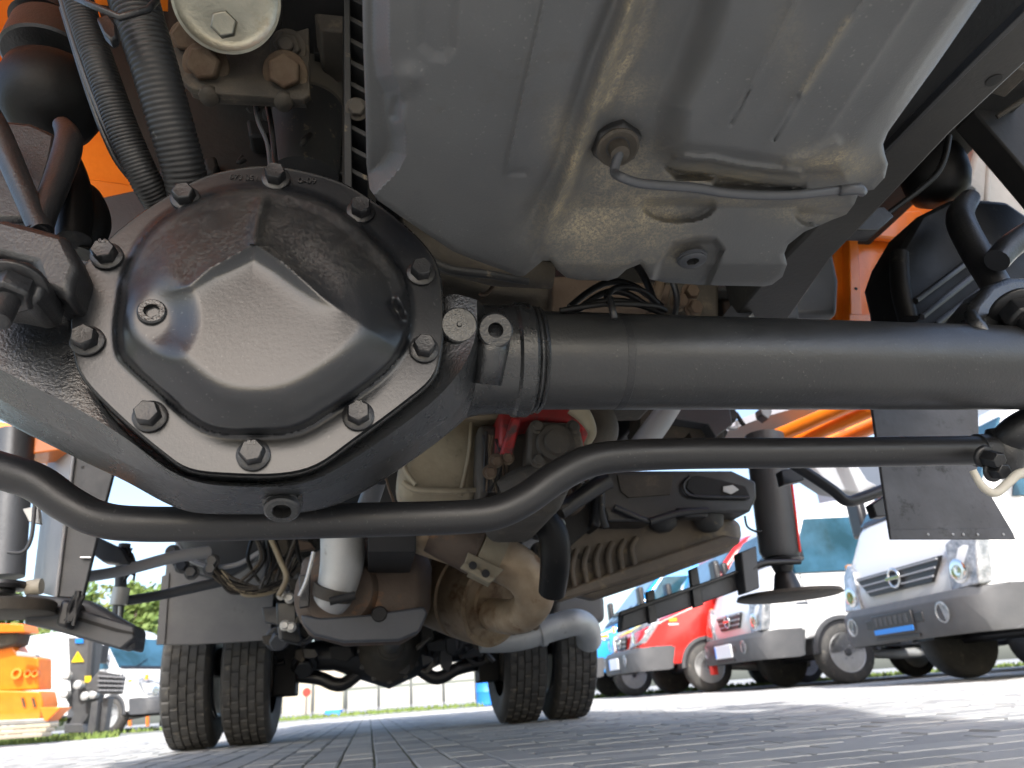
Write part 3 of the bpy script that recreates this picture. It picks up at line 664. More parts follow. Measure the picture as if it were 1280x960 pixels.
# level sensor and its pipe
axs = -UP*.9-R*.25
c = zat(767, 172)+UP*.004
DUSTB = PLASD
M().lathe(c, axs, [(-.006, .0245), (0, .0245), (.020, .0245), (.0222, .0222)], 6, ref=R).link('sensor_hex', DUSTB, pan, bevel=.001)
M().lathe(c, axs, [(.019, .0205), (.0235, .0205), (.025, .018), (.0215, .010), (.030, .0095), (.034, .009)], 32).link('sensor_cap', GRIME, pan, smooth=True, auto=40)
tip = c+axs.normalized()*.030; tpx = proj(tip)
zpts = [(tpx[0], tpx[1]), (768,214), (778,222), (800,229), (830,232), (870,235), (905,241), (950,244), (990,244), (1030,240), (1055,237), (1068,236)]
sp_ = spline([(x, y, 0) for x, y in zpts], 8); pts = []
for i, q_ in enumerate(sp_):
    zz = tip.z + (.574-tip.z)*min(1, i/16); 
    if q_[0] > 1000: zz = .574+.012*(q_[0]-1000)/70
    pts.append(Az(q_[0], q_[1], zz))
M().tube(pts, .0046, 16).link('sensor_pipe', GRY, pan, smooth=True, label='thin grey pipe curving from the sensor')
M().tube([Az(1050, 238, .580), Az(1074, 236, .582), Az(1078, 240, .584)], [.0055, .006, .005], 10).link('pipe_clip', GRY, pan, smooth=True)
# drain plug
c = Az(865, 322, Z0+.007); axd = -UP
M().lathe(c, axd, [(0, .0185), (.002, .0185), (.0025, .0165), (.005, .0165), (.0058, .0155), (.0058, .0075)], 36, close=False).link('drain_plug', GRY, pan, smooth=True, auto=40)
M().lathe(c, axd, [(.0057, .0078), (-.002, .007), (-.002, .0001)], 6, close=False).link('plug_socket', DARK, pan)
# ---- metal behind the pan, above the tube
bh = plate('bell_housing', [(500,240),(520,300),(560,330),(720,350),(900,350),(900,420),(520,420)], .98, .4, GRIME, truck, bevel=.01)
M().tube([As(505, 290, .90), As(560, 322, .90), As(620, 338, .90), As(690, 345, .90)], [.022, .026, .024, .02], 20).link('sump_edge', GRIME, truck, smooth=True)
zr([(528,318,.86,10),(560,336,.86,12),(610,343,.86,11),(660,352,.87,9)], PLASD, 'pipe')
plate('bell_plate', [(690,345),(760,345),(790,352),(840,356),(830,400),(690,400)], .95, .03, RUSTP, truck, bevel=.003)
for x, y in ((862,366), (866,386), (848,378)): bolt(As(x, y, .93), -R-UP*.3, .0115, .016, RUST, truck, name='flange_bolt')
zr([(826,352,.92,14),(818,378,.91,14),(812,400,.91,14)], RUST, 'stay', n=10)
zr([(838,345,.9,8),(846,372,.9,8),(842,400,.9,8)], BLK, 'brake_hose', n=10)
# ---- frame rail on the right
RZ = .70
rail = zplate('frame_rail', [(1480,-170),(1290,8),(1221,75),(1106,190),(1040,262),(960,345),(915,400),(985,400),(1040,322),(1098,262),(1190,165),(1290,72),(1470,-60)], RZ, .20, RAILM, truck, bevel=.004, label='long dusty black chassis rail right of the oil pan')
zplate('rail_flange', [(1470,-170),(1217,76),(1104,190),(1108,192),(1223,78),(1480,-166)], RZ-.004, .01, BLK, rail, bevel=.001)
M().lathe(Az(1242, 100, RZ), -UP, [(-.002, .0001), (.0008, .008), (.001, .008), (.0012, .0001)], 20).link('rail_hole', DARK, rail)
plate('cross_member', [(1180,40),(1205,30),(1290,50),(1290,90),(1180,55)], .62, .05, GRIME, truck, bevel=.003)
zr([(1098,276,.86,6),(1118,261,.86,7),(1146,240,.85,8),(1170,218,.84,8),(1181,196,.83,8),(1186,170,.82,8)], RUB, 'brake_hose', n=10)
plate('rail_bracket', [(1062,262),(1105,258),(1118,270),(1098,288),(1068,287)], .80, .03, BLK, truck, bevel=.002)
ptube('cross_stay', [(990,330,1.05,40),(945,375,1.0,40),(905,425,.97,40)], GRY, truck, 4, 2)
# rubber mount box, fender
plate('mount_box', [(1000,310),(1030,300),(1042,312),(1050,350),(1048,394),(992,394),(994,350)], 1.10, .16, GRY, truck, bevel=.012, seg=3)
plate('mount_foot', [(940,360),(996,345),(1000,400),(930,400)], 1.08, .1, GRY, truck, bevel=.006)
orange_wall('fender', [(1030,200),(1270,60),(1290,420),(1030,420)], 1.30, label='orange rear wall of the right front wheel arch')
plate('fender_flange', [(1061,285),(1072,282),(1078,398),(1063,398)], 1.262, .03, ORG, truck, bevel=.003)
plate('fender_flange', [(1061,392),(1140,394),(1140,410),(1061,410)], 1.258, .03, ORG, truck, bevel=.003)
plate('fender_fold', [(1058,270),(1150,262),(1178,300),(1140,300),(1061,292)], 1.268, .02, ORG, truck, bevel=.005)
M().lathe(As(1070, 361, 1.2615), -R, [(-.001, .0001), (.0005, .0038), (.001, .0001)], 16).link('fender_hole', DARK, truck)
plate('fender_side', [(1040,290),(1061,280),(1061,410),(1046,410)], 1.29, .02, ORG, truck, bevel=.002)
plate('arch_liner', [(1246,60),(1330,10),(1330,300),(1196,300),(1206,240),(1222,180)], 1.12, .06, ARCH, truck, bevel=.01, label='pale grey wheel arch liner')
plate('liner_rib', [(1238,150),(1246,150),(1236,300),(1228,300)], 1.115, .02, ARCH, truck, bevel=.006)
bolt(As(1211, 240, 1.0), -R, .010, .01, WHT, truck, name='liner_screw')
plate('diagonal_brace', [(1217,138),(1232,118),(1300,60),(1340,60),(1340,280),(1280,210)], .86, .05, DARK, truck, bevel=.004)
zr([(1246,146,.84,7),(1268,132,.82,7),(1300,112,.80,7)], GRIME, 'pipe', n=8)
# bump stop right
c = As(1172, 228, 1.0); q = pxr(c, 2)
M().lathe(c+UP*.075, -UP, [(0, 30*q), (.004, 35*q), (.03, 38*q), (.05, 39*q), (.075, 38*q), (.1, 33*q), (.115, 22*q), (.122, 1*q)], 40).link('bump_stop', RUB, truck, smooth=True, auto=40)
M().lathe(c+UP*.12, -UP, [(0, 26*q), (.004, 31*q), (.034, 33*q), (.036, 30*q)], 40).link('bump_stop_cup', RUB, truck, smooth=True, auto=40)
# leaf spring pack right, U bolts
lf = plate('leaf_spring', [(1120,330),(1128,306),(1150,268),(1190,248),(1240,248),(1300,300),(1300,440),(1140,440),(1128,360)], .96, .10, RUB, truck, bevel=.01)
for i, (a, b) in enumerate((((1150,372),(1222,318)), ((1158,392),(1232,332)), ((1176,402),(1240,352)))):
    ptube('spring_leaf', [(a[0]-6,a[1]+4,.935,9),(b[0]+14,b[1]-10,.935,9)], BLK, lf, 6, 2)
ptube('spring_pad', [(1124,318,.95,22),(1126,360,.95,24),(1136,400,.95,24)], RUB, truck, 14)
zr([(1212,248,.90,24),(1200,272,.88,32),(1218,312,.86,34),(1242,352,.84,34),(1262,392,.83,34)], BLK, 'u_bolt')
zr([(1320,276,.80,34),(1268,304,.80,32),(1246,326,.80,30)], BLK, 'u_bolt')
plate('spring_cap', [(1195,264),(1222,247),(1258,249),(1300,278),(1300,360),(1242,354),(1214,312)], .95, .06, RUB, truck, bevel=.014, seg=3)

plate('spring_seat', [(1216,378),(1236,354),(1262,344),(1320,344),(1320,440),(1216,425),(1208,405)], .76, .06, CAST, truck, bevel=.012, seg=3)
bolt(As(1268, 385, .745), -UP-R*.5-L*.2, .026, .035, BLK, truck, name='axle_nut', stud=.02)
M().tube([As(1212, 392, .745), As(1222, 410, .735), As(1232, 420, .735), As(1290, 424, .73)], [.008, .012, .009, .008], 12).link('seat_weld', CAST, truck, smooth=True)
# ---- shell of the truck above: cab floor, load deck, bumper, far rail
def tbox(name, l0, l1, s0, s1, z0, z1, m, parent=truck, bevel=.01, label=None):
    lo = [T(l0, s0, z0), T(l1, s0, z0), T(l1, s1, z0), T(l0, s1, z0)]; return M().extr(lo, UP*(z1-z0)).link(name, m, parent, bevel=bevel, label=label)
tbox('cab', LC-1.2, LC+1.2, -.85, 1.45, 1.40, 2.9, ORG, bevel=.05, label='orange cab body overhead')  # unseen cab shades the underside, set high to let bounced sunlight in
tbox('cab_floor', LC-.40, LC+1.1, -.7, 1.45, 1.10, 1.13, DARK)

tbox('load_deck', LC-1.2, LC+1.2, 1.75, 7.0, 1.24, 1.36, DARK)
tbox('load_bed', LC-1.2, LC+1.2, 1.8, 7.0, 1.362, 2.3, ORG)
tbox('frame_rail', LC-.45, LC-.37, 1.0, 6.8, .86, 1.08, DARK, label='left chassis rail in shadow')
tbox('frame_rail', LC+.37, LC+.45, 1.2, 6.8, .86, 1.08, DARK)
for s_ in (1.7, 2.7, 3.9, 5.2): tbox('cross_member', LC-.36, LC+.36, s_, s_+.1, .88, 1.06, DARK)
for l_ in (-1.0, -.7, .7, 1.0): tbox('deck_bearer', LC+l_-.04, LC+l_+.04, 1.8, 6.9, 1.14, 1.235, DARK)
# ---- gearbox, steering pump, engine sump region behind the axle
gb = plate('gearbox', [(500,500),(606,500),(604,560),(598,624),(502,624),(494,592),(504,566),(502,540)], 1.35, .12, TAN, truck, bevel=.025, seg=3, label='tan alloy gearbox casing')
plate('gearbox_flange', [(560,505),(640,505),(632,522),(600,524),(570,522)], 1.31, .05, TAN, gb, bevel=.006)
ptube('casting_rib', [(504,603,1.34,8),(520,612,1.335,8),(560,614,1.33,8),(596,612,1.335,6)], TAN, gb, 10)
ptube('casting_rib', [(503,570,1.34,7),(508,590,1.335,7),(520,606,1.33,7)], TAN, gb, 10)
ptube('casting_rib', [(590,520,1.335,6),(586,570,1.335,6),(575,620,1.335,6)], TAN, gb, 10)
plate('side_cover', [(598,530),(622,530),(628,560),(620,600),(600,625),(596,590)], 1.30, .2, GRIME, truck, bevel=.01)
plate('pump_body', [(620,505),(730,505),(736,560),(700,640),(640,640),(622,600)], 1.32, .3, GRIME, truck, bevel=.02, seg=3)
plate('red_casting', [(626,508),(735,508),(738,540),(732,560),(724,548),(724,527),(664,524),(648,528),(640,545),(632,560),(624,556)], 1.24, .1, RED, truck, bevel=.006, label='red painted casting')
plate('red_strut', [(640,520),(652,524),(640,570),(626,566)], 1.22, .03, RED, truck, bevel=.004)
sq = plate('square_cover', [(663,526),(722,528),(727,540),(735,575),(728,584),(672,583),(660,574)], 1.2, .06, GRIME, truck, bevel=.006, label='square dirty cover plate')
M().lathe(As(694, 556, 1.2), -R, [(0, .036), (.012, .034), (.012, .024), (.02, .022), (.02, .002)], 32).link('cover_boss', GRIME, sq, smooth=True, auto=40)
for x, y in ((671,534),(716,534),(722,576),(672,576)): bolt(As(x, y, 1.195), -R, .010, .01, GRIME, sq, name='cover_bolt')
ptube('steel_hook', [(716,508,1.15,22),(730,520,1.15,20),(740,540,1.15,12),(733,556,1.15,8)], TAN, truck, 12)
ptube('clamp_band', [(700,596,1.22,46),(655,610,1.24,52),(630,622,1.25,44)], GRIME, truck, 20)
ptube('hose', [(745,515,1.3,40),(752,540,1.3,42),(730,580,1.3,40)], GRIME, truck, 16)
for i in range(10):
    x = 604+i*4; ptube('wire', [(x,545+random.randint(-5,5),1.26,4),(x+random.randint(-6,8),580,1.25,4),(x+random.randint(-8,8),615,1.24,4)], random.choice([DARK, RUST, GRIME]), truck, 6, 4)
for x, y in ((620,576),(634,572),(612,590)): bolt(As(x, y, 1.23), -R-UP*.4, .010, .012, RUST, truck, name='bolt')
ptube('hose', [(470,600,1.0,26),(462,625,1.02,26),(452,650,1.05,26)], GRY, truck, 14)
ptube('wire', [(480,590,1.1,4),(486,610,1.1,4),(493,630,1.1,4)], RUST, truck, 6, 4)
plate('gearbox_side', [(460,520),(520,500),(520,690),(460,690)], 1.75, .3, DARK, truck)
# crossmember region right of the pump
plate('step_bracket', [(800,505),(905,505),(905,560),(870,560),(862,540),(845,560),(800,560)], 1.9, .1, GRIME, truck, bevel=.003)
ptube('gear_lever', [(840,505,1.7,26),(822,530,1.7,30),(800,560,1.7,30)], GRYL, truck, 14)
plate('step_box', [(840,508),(912,508),(916,530),(895,546),(885,530),(845,524)], 1.85, .05, GRY, truck, bevel=.003)
ptube('light_beam', [(1060,498,2.6,34),(960,525,2.9,30),(870,560,3.2,26)], GRYL, truck, 4, 2, label='pale grey subframe beam')
for k, (a, b) in enumerate((((1100,508),(985,556)), ((1080,498),(955,552)), ((1125,518),(1040,556)))):
    ptube('deck_rib', [(a[0],a[1],2.2,19),(b[0],b[1],2.6,19)], ORG, truck, 8, 2, label='orange deck rib')
plate('deck_panel', [(955,556),(1000,528),(1092,498),(1095,535),(1040,560),(975,575)], 2.7, .1, ORG, truck, bevel=.004, label='orange deck underside')
# ---- transmission sump / retarder tank
tk = []
def blob(name, pts, s0, s1, m, parent=truck, inset=.12, label=None):
    P = [(x, y) for x, y in pts]; cx = sum(p[0] for p in P)/len(P); cy = sum(p[1] for p in P)/len(P)
    lv = [(s0, 1-inset*1.6), (s0+.03, 1-inset*.5), (s0+.09, 1.0), (s1, 1.0)]
    n = len(P)
    v = []
    for s_, k in lv: v += [As(cx+(x-cx)*k, cy+(y-cy)*k, s_) for x, y in P]
    f = [(i*n+j, i*n+(j+1) % n, (i+1)*n+(j+1) % n, (i+1)*n+j) for i in range(len(lv)-1) for j in range(n)]
    f += [tuple(range(n))[::-1], tuple(range(3*n, 4*n))]
    return link(name, v, f, m, parent, smooth=True, bevel=.012, seg=3, label=label)
bt = blob('silencer_tank', [(372,740),(378,700),(420,676),(500,674),(530,682),(540,710),(538,760),(524,792),(500,806),(430,808),(388,796),(374,775)], 2.05, 2.6, RUSTP, label='rust stained silencer tank')
plate('tank_skin', [(376,768),(400,772),(460,768),(530,758),(535,766),(524,790),(498,801),(430,803),(392,794),(378,780)], 2.025, .03, GRY, bt, bevel=.006)
M().lathe(As(474, 768, 2.03), -R, [(0, .022), (.012, .018), (.012, .002)], 24).link('tank_boss', DARK, bt, smooth=True, auto=40)
M().lathe(As(424, 742, 2.10), -R, [(0, .12), (.04, .115), (.07, .09), (.08, .02)], 40).link('tank_dome', RUSTP, bt, smooth=True, auto=40)
ptube('exhaust_pipe', [(428,655,1.95,54),(428,700,1.98,54),(420,738,2.0,48),(412,752,2.02,44)], ALU, truck, 28, label='wide pale alloy exhaust pipe')
ptube('pipe_clamp', [(419,733,1.99,53),(415,747,2.0,51)], GRIME, truck, 24, 2)
ptube('clamp_bolt_bar', [(412,752,1.93,10),(444,744,1.93,10)], DARK, truck, 8, 2)
plate('tank_strap', [(374,720),(388,716),(386,758),(374,760)], 1.98, .02, BLK, truck)
ptube('edge_rail', [(392,690,1.95,5),(383,725,1.95,5),(374,745,1.95,5)], ALU, truck, 8)
# ---- muffler drum and U bend
c = As(612, 750, 2.25); axm = (-R*.75-UP*.30+L*.55).normalized(); q = pxr(c, 2)
mf = M().lathe(c, axm, [(-.26, 40*q), (-.24, 54*q), (-.10, 56*q), (-.095, 53*q), (-.085, 53*q), (-.08, 56*q), (.02, 55*q), (.024, 55*q), (.026, 50*q), (.018, 46*q), (.022, 34*q), (.03, 33*q), (.034, 27*q), (.034, 2*q)], 56).link('muffler', EXH, truck, smooth=True, auto=35, label='tan brown stained muffler drum')
ptube('exhaust_bend', [(520,668,1.85,44),(570,682,1.85,50),(620,697,1.84,56),(654,716,1.84,55),(668,744,1.86,50),(656,766,1.94,45),(636,771,2.04,42),(618,768,2.2,40)], EXB, truck, 36, 10, label='curved exhaust bend')
ptube('exhaust_sleeve', [(540,664,1.83,54),(570,677,1.83,58),(596,690,1.83,60)], RUSTP, truck, 30, 4)
bs_ = ptube('pipe_saddle', [(598,690,1.83,66),(624,703,1.83,66)], TAN, truck, 30, 2)
plate('saddle_flange', [(581,702),(620,724),(611,729),(576,709)], 1.74, .02, TAN, truck, bevel=.002)
plate('saddle_flange', [(585,690),(630,712),(614,728),(580,706)], 1.75, .01, TAN, truck, bevel=.002)
for x, y in ((591,707),(607,717)): M().lathe(As(x, y, 1.738), -R, [(-.001, .0001), (.001, .010), (.002, .010), (.003, .001)], 14).link('hole', DARK, truck)
ptube('hose', [(668,640,1.6,34),(690,665,1.6,38),(694,700,1.62,38),(690,740,1.68,34)], RUB, truck, 20)
ptube('tail_pipe', [(600,800,3.5,30),(640,798,3.5,32),(672,790,3.5,33),(700,782,3.5,32),(722,778,3.5,32),(734,786,3.55,32),(736,800,3.65,32)], ALU, truck, 28, 10, label='silver tail pipe over the right rear tyres')
ptube('tail_clamp', [(673,790,3.5,37),(679,788,3.5,37)], ALU, truck, 24, 2)
plate('grey_mudguard', [(694,745),(756,742),(758,776),(740,782),(690,790)], 3.8, .5, FLAPG, truck, bevel=.03, seg=3, label='grey mudguard over the right rear tyres')
# ---- battery carrier and fuel tank, right of centre
bc = M(); 
tkb = blob('fuel_tank', [(690,740),(672,690),(700,650),(740,640),(830,640),(905,640),(925,655),(927,672),(912,690),(800,732),(740,752)], 1.95, 2.5, BTANK, inset=.03, label='brown dusty moulded tank')
plate('tank_lip', [(690,742),(790,706),(905,668),(927,672),(925,680),(800,722),(700,752)], 1.92, .04, BTANK, tkb, bevel=.008)
for i in range(7): ptube('tank_rib', [(704+i*15,742-i*5.5,1.93,7),(700+i*15,715-i*5,1.935,8),(706+i*15,690-i*3,1.94,7)], BTANK, tkb, 10, 6)
for x in (828, 886):
    c = As(x, 652, 1.92); M().lathe(c+UP*.06, -UP, [(-.05, .045), (.05, .045), (.075, .038), (.088, .02), (.09, .002)], 28).link('tank_lobe', PLASD, tkb, smooth=True, auto=50)
bx_ = plate('battery_box', [(750,588),(915,588),(945,602),(946,622),(938,640),(850,640),(812,652),(760,652),(756,640),(750,660),(740,655),(745,612)], 1.86, .3, BLK, truck, bevel=.012, seg=3, label='glossy black bracket with oval opening')
plate('box_window', [(772,594),(842,594),(838,618),(786,622),(776,614)], 1.855, .006, GRIME, bx_, bevel=.001)
plate('box_window', [(862,596),(872,594),(900,600),(932,608),(938,622),(870,620),(858,610)], 1.855, .006, DARK, bx_, bevel=.001)
ptube('window_rim', [(862,596,1.85,4),(854,606,1.85,4),(860,618,1.85,4),(880,621,1.85,4),(936,622,1.85,4)], BLK, bx_, 8)
plate('box_window_light', [(904,608),(916,606),(924,612),(914,618),(904,614)], 1.85, .003, ALU, bx_, bevel=.001)
ptube('box_rib', [(768,634,1.845,8),(800,648,1.845,8),(812,652,1.845,6)], BLK, bx_, 8)
ptube('box_rib', [(812,652,1.84,9),(850,641,1.84,9),(885,638,1.84,8)], BLK, bx_, 8)
plate('box_foot', [(846,634),(884,634),(886,646),(856,646)], 1.84, .05, BLK, bx_, bevel=.006)
ptube('box_strap', [(752,600,1.83,9),(752,640,1.83,9),(758,660,1.83,9)], PLASD, bx_, 8)
ptube('frame_brace', [(700,640,1.7,20),(740,612,1.7,22),(760,600,1.7,22)], BLK, truck, 12)
plate('side_plate', [(700,610),(745,600),(745,655),(705,690),(695,660)], 1.9, .1, DARK, truck, bevel=.01)
bolt(As(699, 655, 1.68), -R, .012, .012, GALV, truck, name='bolt')
# side underrun guard
ug = plate('side_guard', [(778,768),(948,702),(946,730),(776,790)], 2.4, .05, GRY, truck, bevel=.006, label='dark grey side underrun guard')
plate('guard_strip', [(774,771),(946,708),(948,704),(776,764)], 2.37, .02, BLK, ug, bevel=.003)
plate('guard_post', [(808,740),(818,736),(822,776),(812,780)], 2.38, .02, BLK, ug, bevel=.003)
plate('guard_post', [(862,712),(872,708),(880,756),(868,760)], 2.38, .02, BLK, ug, bevel=.003)
plate('guard_end', [(926,690),(946,682),(950,735),(932,742)], 2.34, .06, GRY, ug, bevel=.005)
# ---- outrigger legs
cy = As(965, 592, 2.45); q = pxr(cy, 2)
oc = M().tube([As(955, 545, 2.45), As(975, 690, 2.45), As(976, 698, 2.45)], [24*q, 24*q, 20*q], 36).link('outrigger_cylinder', GRY, truck, smooth=True, auto=40, label='grey outrigger cylinder on the right')
ctx = cy.dot(L)
def pz(px, py, s): return As(px, py, s)
M().lathe(pz(976, 698, 2.45), -UP, [(0, 20*q), (.008, 26*q), (.014, 14*q), (.05, 10*q), (.06, 12*q), (.12, 17*q)], 28).link('outrigger_rod', CBLK, oc, smooth=True, auto=40)
M().lathe(pz(985, 738, 2.45), -UP, [(0, 16*q), (.01, 58*q), (.022, 60*q), (.026, 56*q)], 48).link('outrigger_pad', GRIME, oc, smooth=True, auto=40)
ptube('warning_stripe', [(988,590,2.38,3),(1000,690,2.38,3)], REDL, oc, 6, 2)
ptube('hose', [(931,645,2.4,3),(934,658,2.4,3),(944,664,2.4,3),(952,664,2.4,3)], DARK, truck, 8)
ptube('rod_clip', [(940,712,2.35,8),(955,704,2.35,8),(1000,702,2.35,7)], CBLK, oc, 8)
ptube('black_handle', [(960,560,1.6,14),(1010,592,1.6,14),(1040,612,1.6,14),(1058,626,1.6,14),(1078,622,1.6,14),(1120,606,1.6,14)], CBLK, truck, 16, label='bent black tube beside the mud flap')
plate('handle_bracket', [(976,588),(1002,582),(1006,600),(980,606)], 1.65, .03, CBLK, truck, bevel=.003)
plate('handle_bracket', [(1090,630),(1108,618),(1110,645),(1096,646)], 1.62, .03, CBLK, truck, bevel=.003)
plate('grey_arch', [(1000,560),(1060,560),(1085,600),(1098,606),(1075,618),(1040,612),(1005,590)], 2.6, .1, GRYL, truck, bevel=.01)
# mud flap right
mfp = plate('mud_flap', [(1086,480),(1222,480),(1224,545),(1222,590),(1268,668),(1268,672),(1114,672),(1106,620)], 1.28, .008, FLAP, truck, bevel=.002, label='black rubber front mud flap')
plate('flap_lip', [(1112,662),(1262,660),(1270,674),(1114,674)], 1.275, .006, FLAP, mfp, bevel=.001)
for x in (1160, 1191, 1204, 1222, 1254): M().lathe(As(x, 668, 1.274), -R, [(-.001,.0001),(.001, .003), (.002, .001)], 10).link('rivet', GRYL, mfp)
# ---- left outrigger and side gear
def wedge(name, pts, s, m, parent=truck, th=.1, **k): return plate(name, pts, s, th, m, parent, **k)
op = plate('outrigger_post', [(96,540),(150,560),(134,620),(103,748),(70,746)], 2.3, .02, GRY, truck, bevel=.003, label='grey steel outrigger post on the left')
v = [As(96,540,2.3), As(70,746,2.3), As(40,738,2.44), As(64,540,2.44)]
M().extr(v, R*.01).link('post_lit_face', GRYL, op, bevel=.002)  # side of the post that catches the light, painted in as paler grey
ptube('post_seam', [(96,540,2.295,5),(83,640,2.295,5),(70,746,2.295,5)], GRYL, op, 8, 2)
ptube('post_pin', [(101,697,2.29,4),(114,697,2.29,4)], CHR, op, 8, 2)
for x, y in ((92,583),(103,584)): M().lathe(As(x, y, 2.298), -R, [(-.001,.0001),(.001, .004), (.002, .001)], 10).link('post_rivet', BLK, op)
ob = plate('outrigger_beam', [(30,752),(100,762),(168,782),(168,798),(150,812),(60,786),(30,780)], 2.25, .10, GRY, truck, bevel=.006, label='grey outrigger beam')
M().extr([As(30,741,2.28), As(110,750,2.28), As(172,786,2.28), As(168,814,2.28), As(30,779,2.28)], R*.1).link('beam_face', GRY, ob, bevel=.01)
plate('beam_groove', [(60,760),(148,786),(166,790),(166,793),(146,790),(60,765)], 2.245, .003, DARK, ob, bevel=0)
plate('beam_collar', [(76,748),(94,752),(84,786),(68,782)], 2.2, .12, CBLK, ob, bevel=.01)
M().tube([As(34,735,2.3), As(52,733,2.3)], .022, 20).link('beam_pin', BEIGE, ob, smooth=True, auto=40)
cy = As(10, 600, 2.3); q = pxr(cy, 2)
oc2 = M().tube([As(20, 540, 2.3), As(4, 722, 2.3)], 22*q, 36).link('outrigger_cylinder', GRY, truck, smooth=True, auto=40, label='dark grey outrigger cylinder at the left edge')
M().lathe(As(4, 728, 2.28), -UP, [(0, 24*q), (.01, 26*q), (.02, 24*q), (.022, 14*q), (.03, 14*q), (.034, 20*q), (.045, 10*q)], 30).link('cylinder_gland', CBLK, oc2, smooth=True, auto=40)
M().lathe(As(12, 752, 2.2), -UP, [(0, 44*q), (.006, 47*q), (.032, 47*q), (.036, 44*q), (.036, 2*q)], 48).link('outrigger_pad', GRIME, oc2, smooth=True, auto=40)
ptube('bent_handle', [(44,618,2.2,5),(42,650,2.2,5),(38,676,2.2,5),(28,690,2.2,5),(10,690,2.2,5)], GRY, truck, 10)
plate('handle_plate', [(28,636),(48,632),(50,655),(36,652)], 2.22, .02, ALU, truck, bevel=.002)
plate('orange_edge', [(-40,520),(40,534),(66,552),(90,560),(20,570),(-40,556)], 2.3, .1, ORG, truck, bevel=.004, label='orange deck edge on the left')
ptube('pale_beam', [(-20,560,2.4,12),(40,556,2.4,12),(75,546,2.5,10)], GRYL, truck, 4, 2)
plate('orange_frame', [(30,560),(62,566),(64,582),(48,576)], 2.5, .06, ORG, truck, bevel=.004)
plate('bracing', [(116,668),(150,684),(163,706),(128,702),(112,690)], 2.6, .06, GRY, truck, bevel=.005)
ptube('side_rail', [(100,722,2.5,14),(150,714,2.6,14),(215,697,2.7,15),(260,690,2.8,15)], GRYL, truck, 16, label='grey tube rail')
ptube('side_rail', [(148,752,2.7,12),(200,744,2.8,12),(285,725,2.9,13)], GRY, truck, 16, label='lower grey tube rail')
ptube('hanger', [(156,680,2.7,14),(152,710,2.7,14),(150,745,2.7,13),(146,772,2.7,13)], GRY, truck, 12)
ptube('hanger_cuff', [(152,735,2.68,20),(148,756,2.68,20)], ALU, truck, 16, 2)
ptube('hose', [(150,758,2.66,4),(148,775,2.66,4),(140,786,2.66,4),(130,788,2.66,4)], ALU, truck, 8)
for i in range(12):
    ptube('cable', [(158+random.randint(-8,8),690+random.randint(-6,6),2.66,3),(162+random.randint(-8,8),706,2.66,3),(160+random.randint(-6,12),722+random.randint(-6,6),2.66,3)], random.choice([DARK, GRY, CBLK]), truck, 6, 4)
for i in range(8):
    ptube('chain_clump', [(98+random.randint(-6,6),742+random.randint(-5,5),2.18,6),(92+random.randint(-6,6),760,2.18,6),(88+random.randint(-6,6),778+random.randint(-4,4),2.18,5)], CBLK, truck, 6, 4)
# ---- air tank, wires, left mud flap
c = As(276, 670, 3.0); q = pxr(c, 2)
at_ = M().lathe(c, (-R*.9-UP*.25), [(-.4, 50*q), (0, 50*q), (.004, 52*q), (.016, 52*q), (.02, 49*q), (.05, 44*q), (.08, 30*q), (.095, 8*q), (.096, q)], 44).link('air_tank', GRY, truck, smooth=True, auto=35, label='grey air tank end')
ptube('tank_band', [(218,668,2.9,6),(232,695,2.88,6),(262,708,2.87,6),(295,706,2.88,6),(325,690,2.9,6)], GRYL, at_, 8)
for x, y in ((216,690),(228,708),(266,702),(264,712),(240,716),(224,700)): bolt(As(x, y, 2.82), -R, .02, .03, GRY, truck, name='bracket_bolt')
for i in range(14):
    x0 = 272+random.randint(-6,6); y0 = 716+random.randint(-6,6)
    ptube('cable', [(x0,y0,2.8,4),(x0+18,y0+18+random.randint(-6,6),2.8,4),(320+random.randint(-8,8),742+random.randint(-8,4),2.8,4),(350,728+random.randint(-12,8),2.8,4),(376+random.randint(-6,6),706+random.randint(-14,10),2.8,4)], random.choice([DARK, GRIME, TAN, RUB, GRIME]), truck, 6, 6)
ptube('pipe', [(338,672,2.6,7),(350,700,2.6,7),(358,722,2.6,7),(348,745,2.6,7)], TAN, truck, 10)
for i in range(10):
    x0 = 330+random.randint(-14,44); ptube('cable', [(x0,670,2.7,5),(x0+random.randint(-14,14),700,2.7,5),(x0+random.randint(-24,24),730+random.randint(-10,10),2.7,4)], random.choice([DARK, GRIME, RUB, BLK]), truck, 6, 5)
plate('valve_block', [(345,752),(370,750),(372,782),(346,782)], 2.9, .12, BLK, truck, bevel=.008)
plate('valve_base', [(350,780),(372,780),(374,805),(352,800)], 2.9, .12, DARK, truck, bevel=.008)
for x, y in ((352,744),(362,748),(356,782),(364,784)): bolt(As(x, y, 2.86), -R, .014, .02, ALU, truck, name='valve_bolt')
plate('chassis_clutter', [(330,660),(400,660),(400,745),(330,725)], 3.2, .4, DARK, truck, bevel=.02)
lf_ = plate('mud_flap', [(208,700),(345,700),(338,800),(300,803),(240,806),(195,806),(202,760)], 3.78, .012, FLAPG, truck, bevel=.004, label='grey mud flap ahead of the left rear tyres')
plate('flap_fold', [(202,720),(212,716),(206,806),(195,806)], 3.77, .01, FLAPG, lf_, bevel=.003)
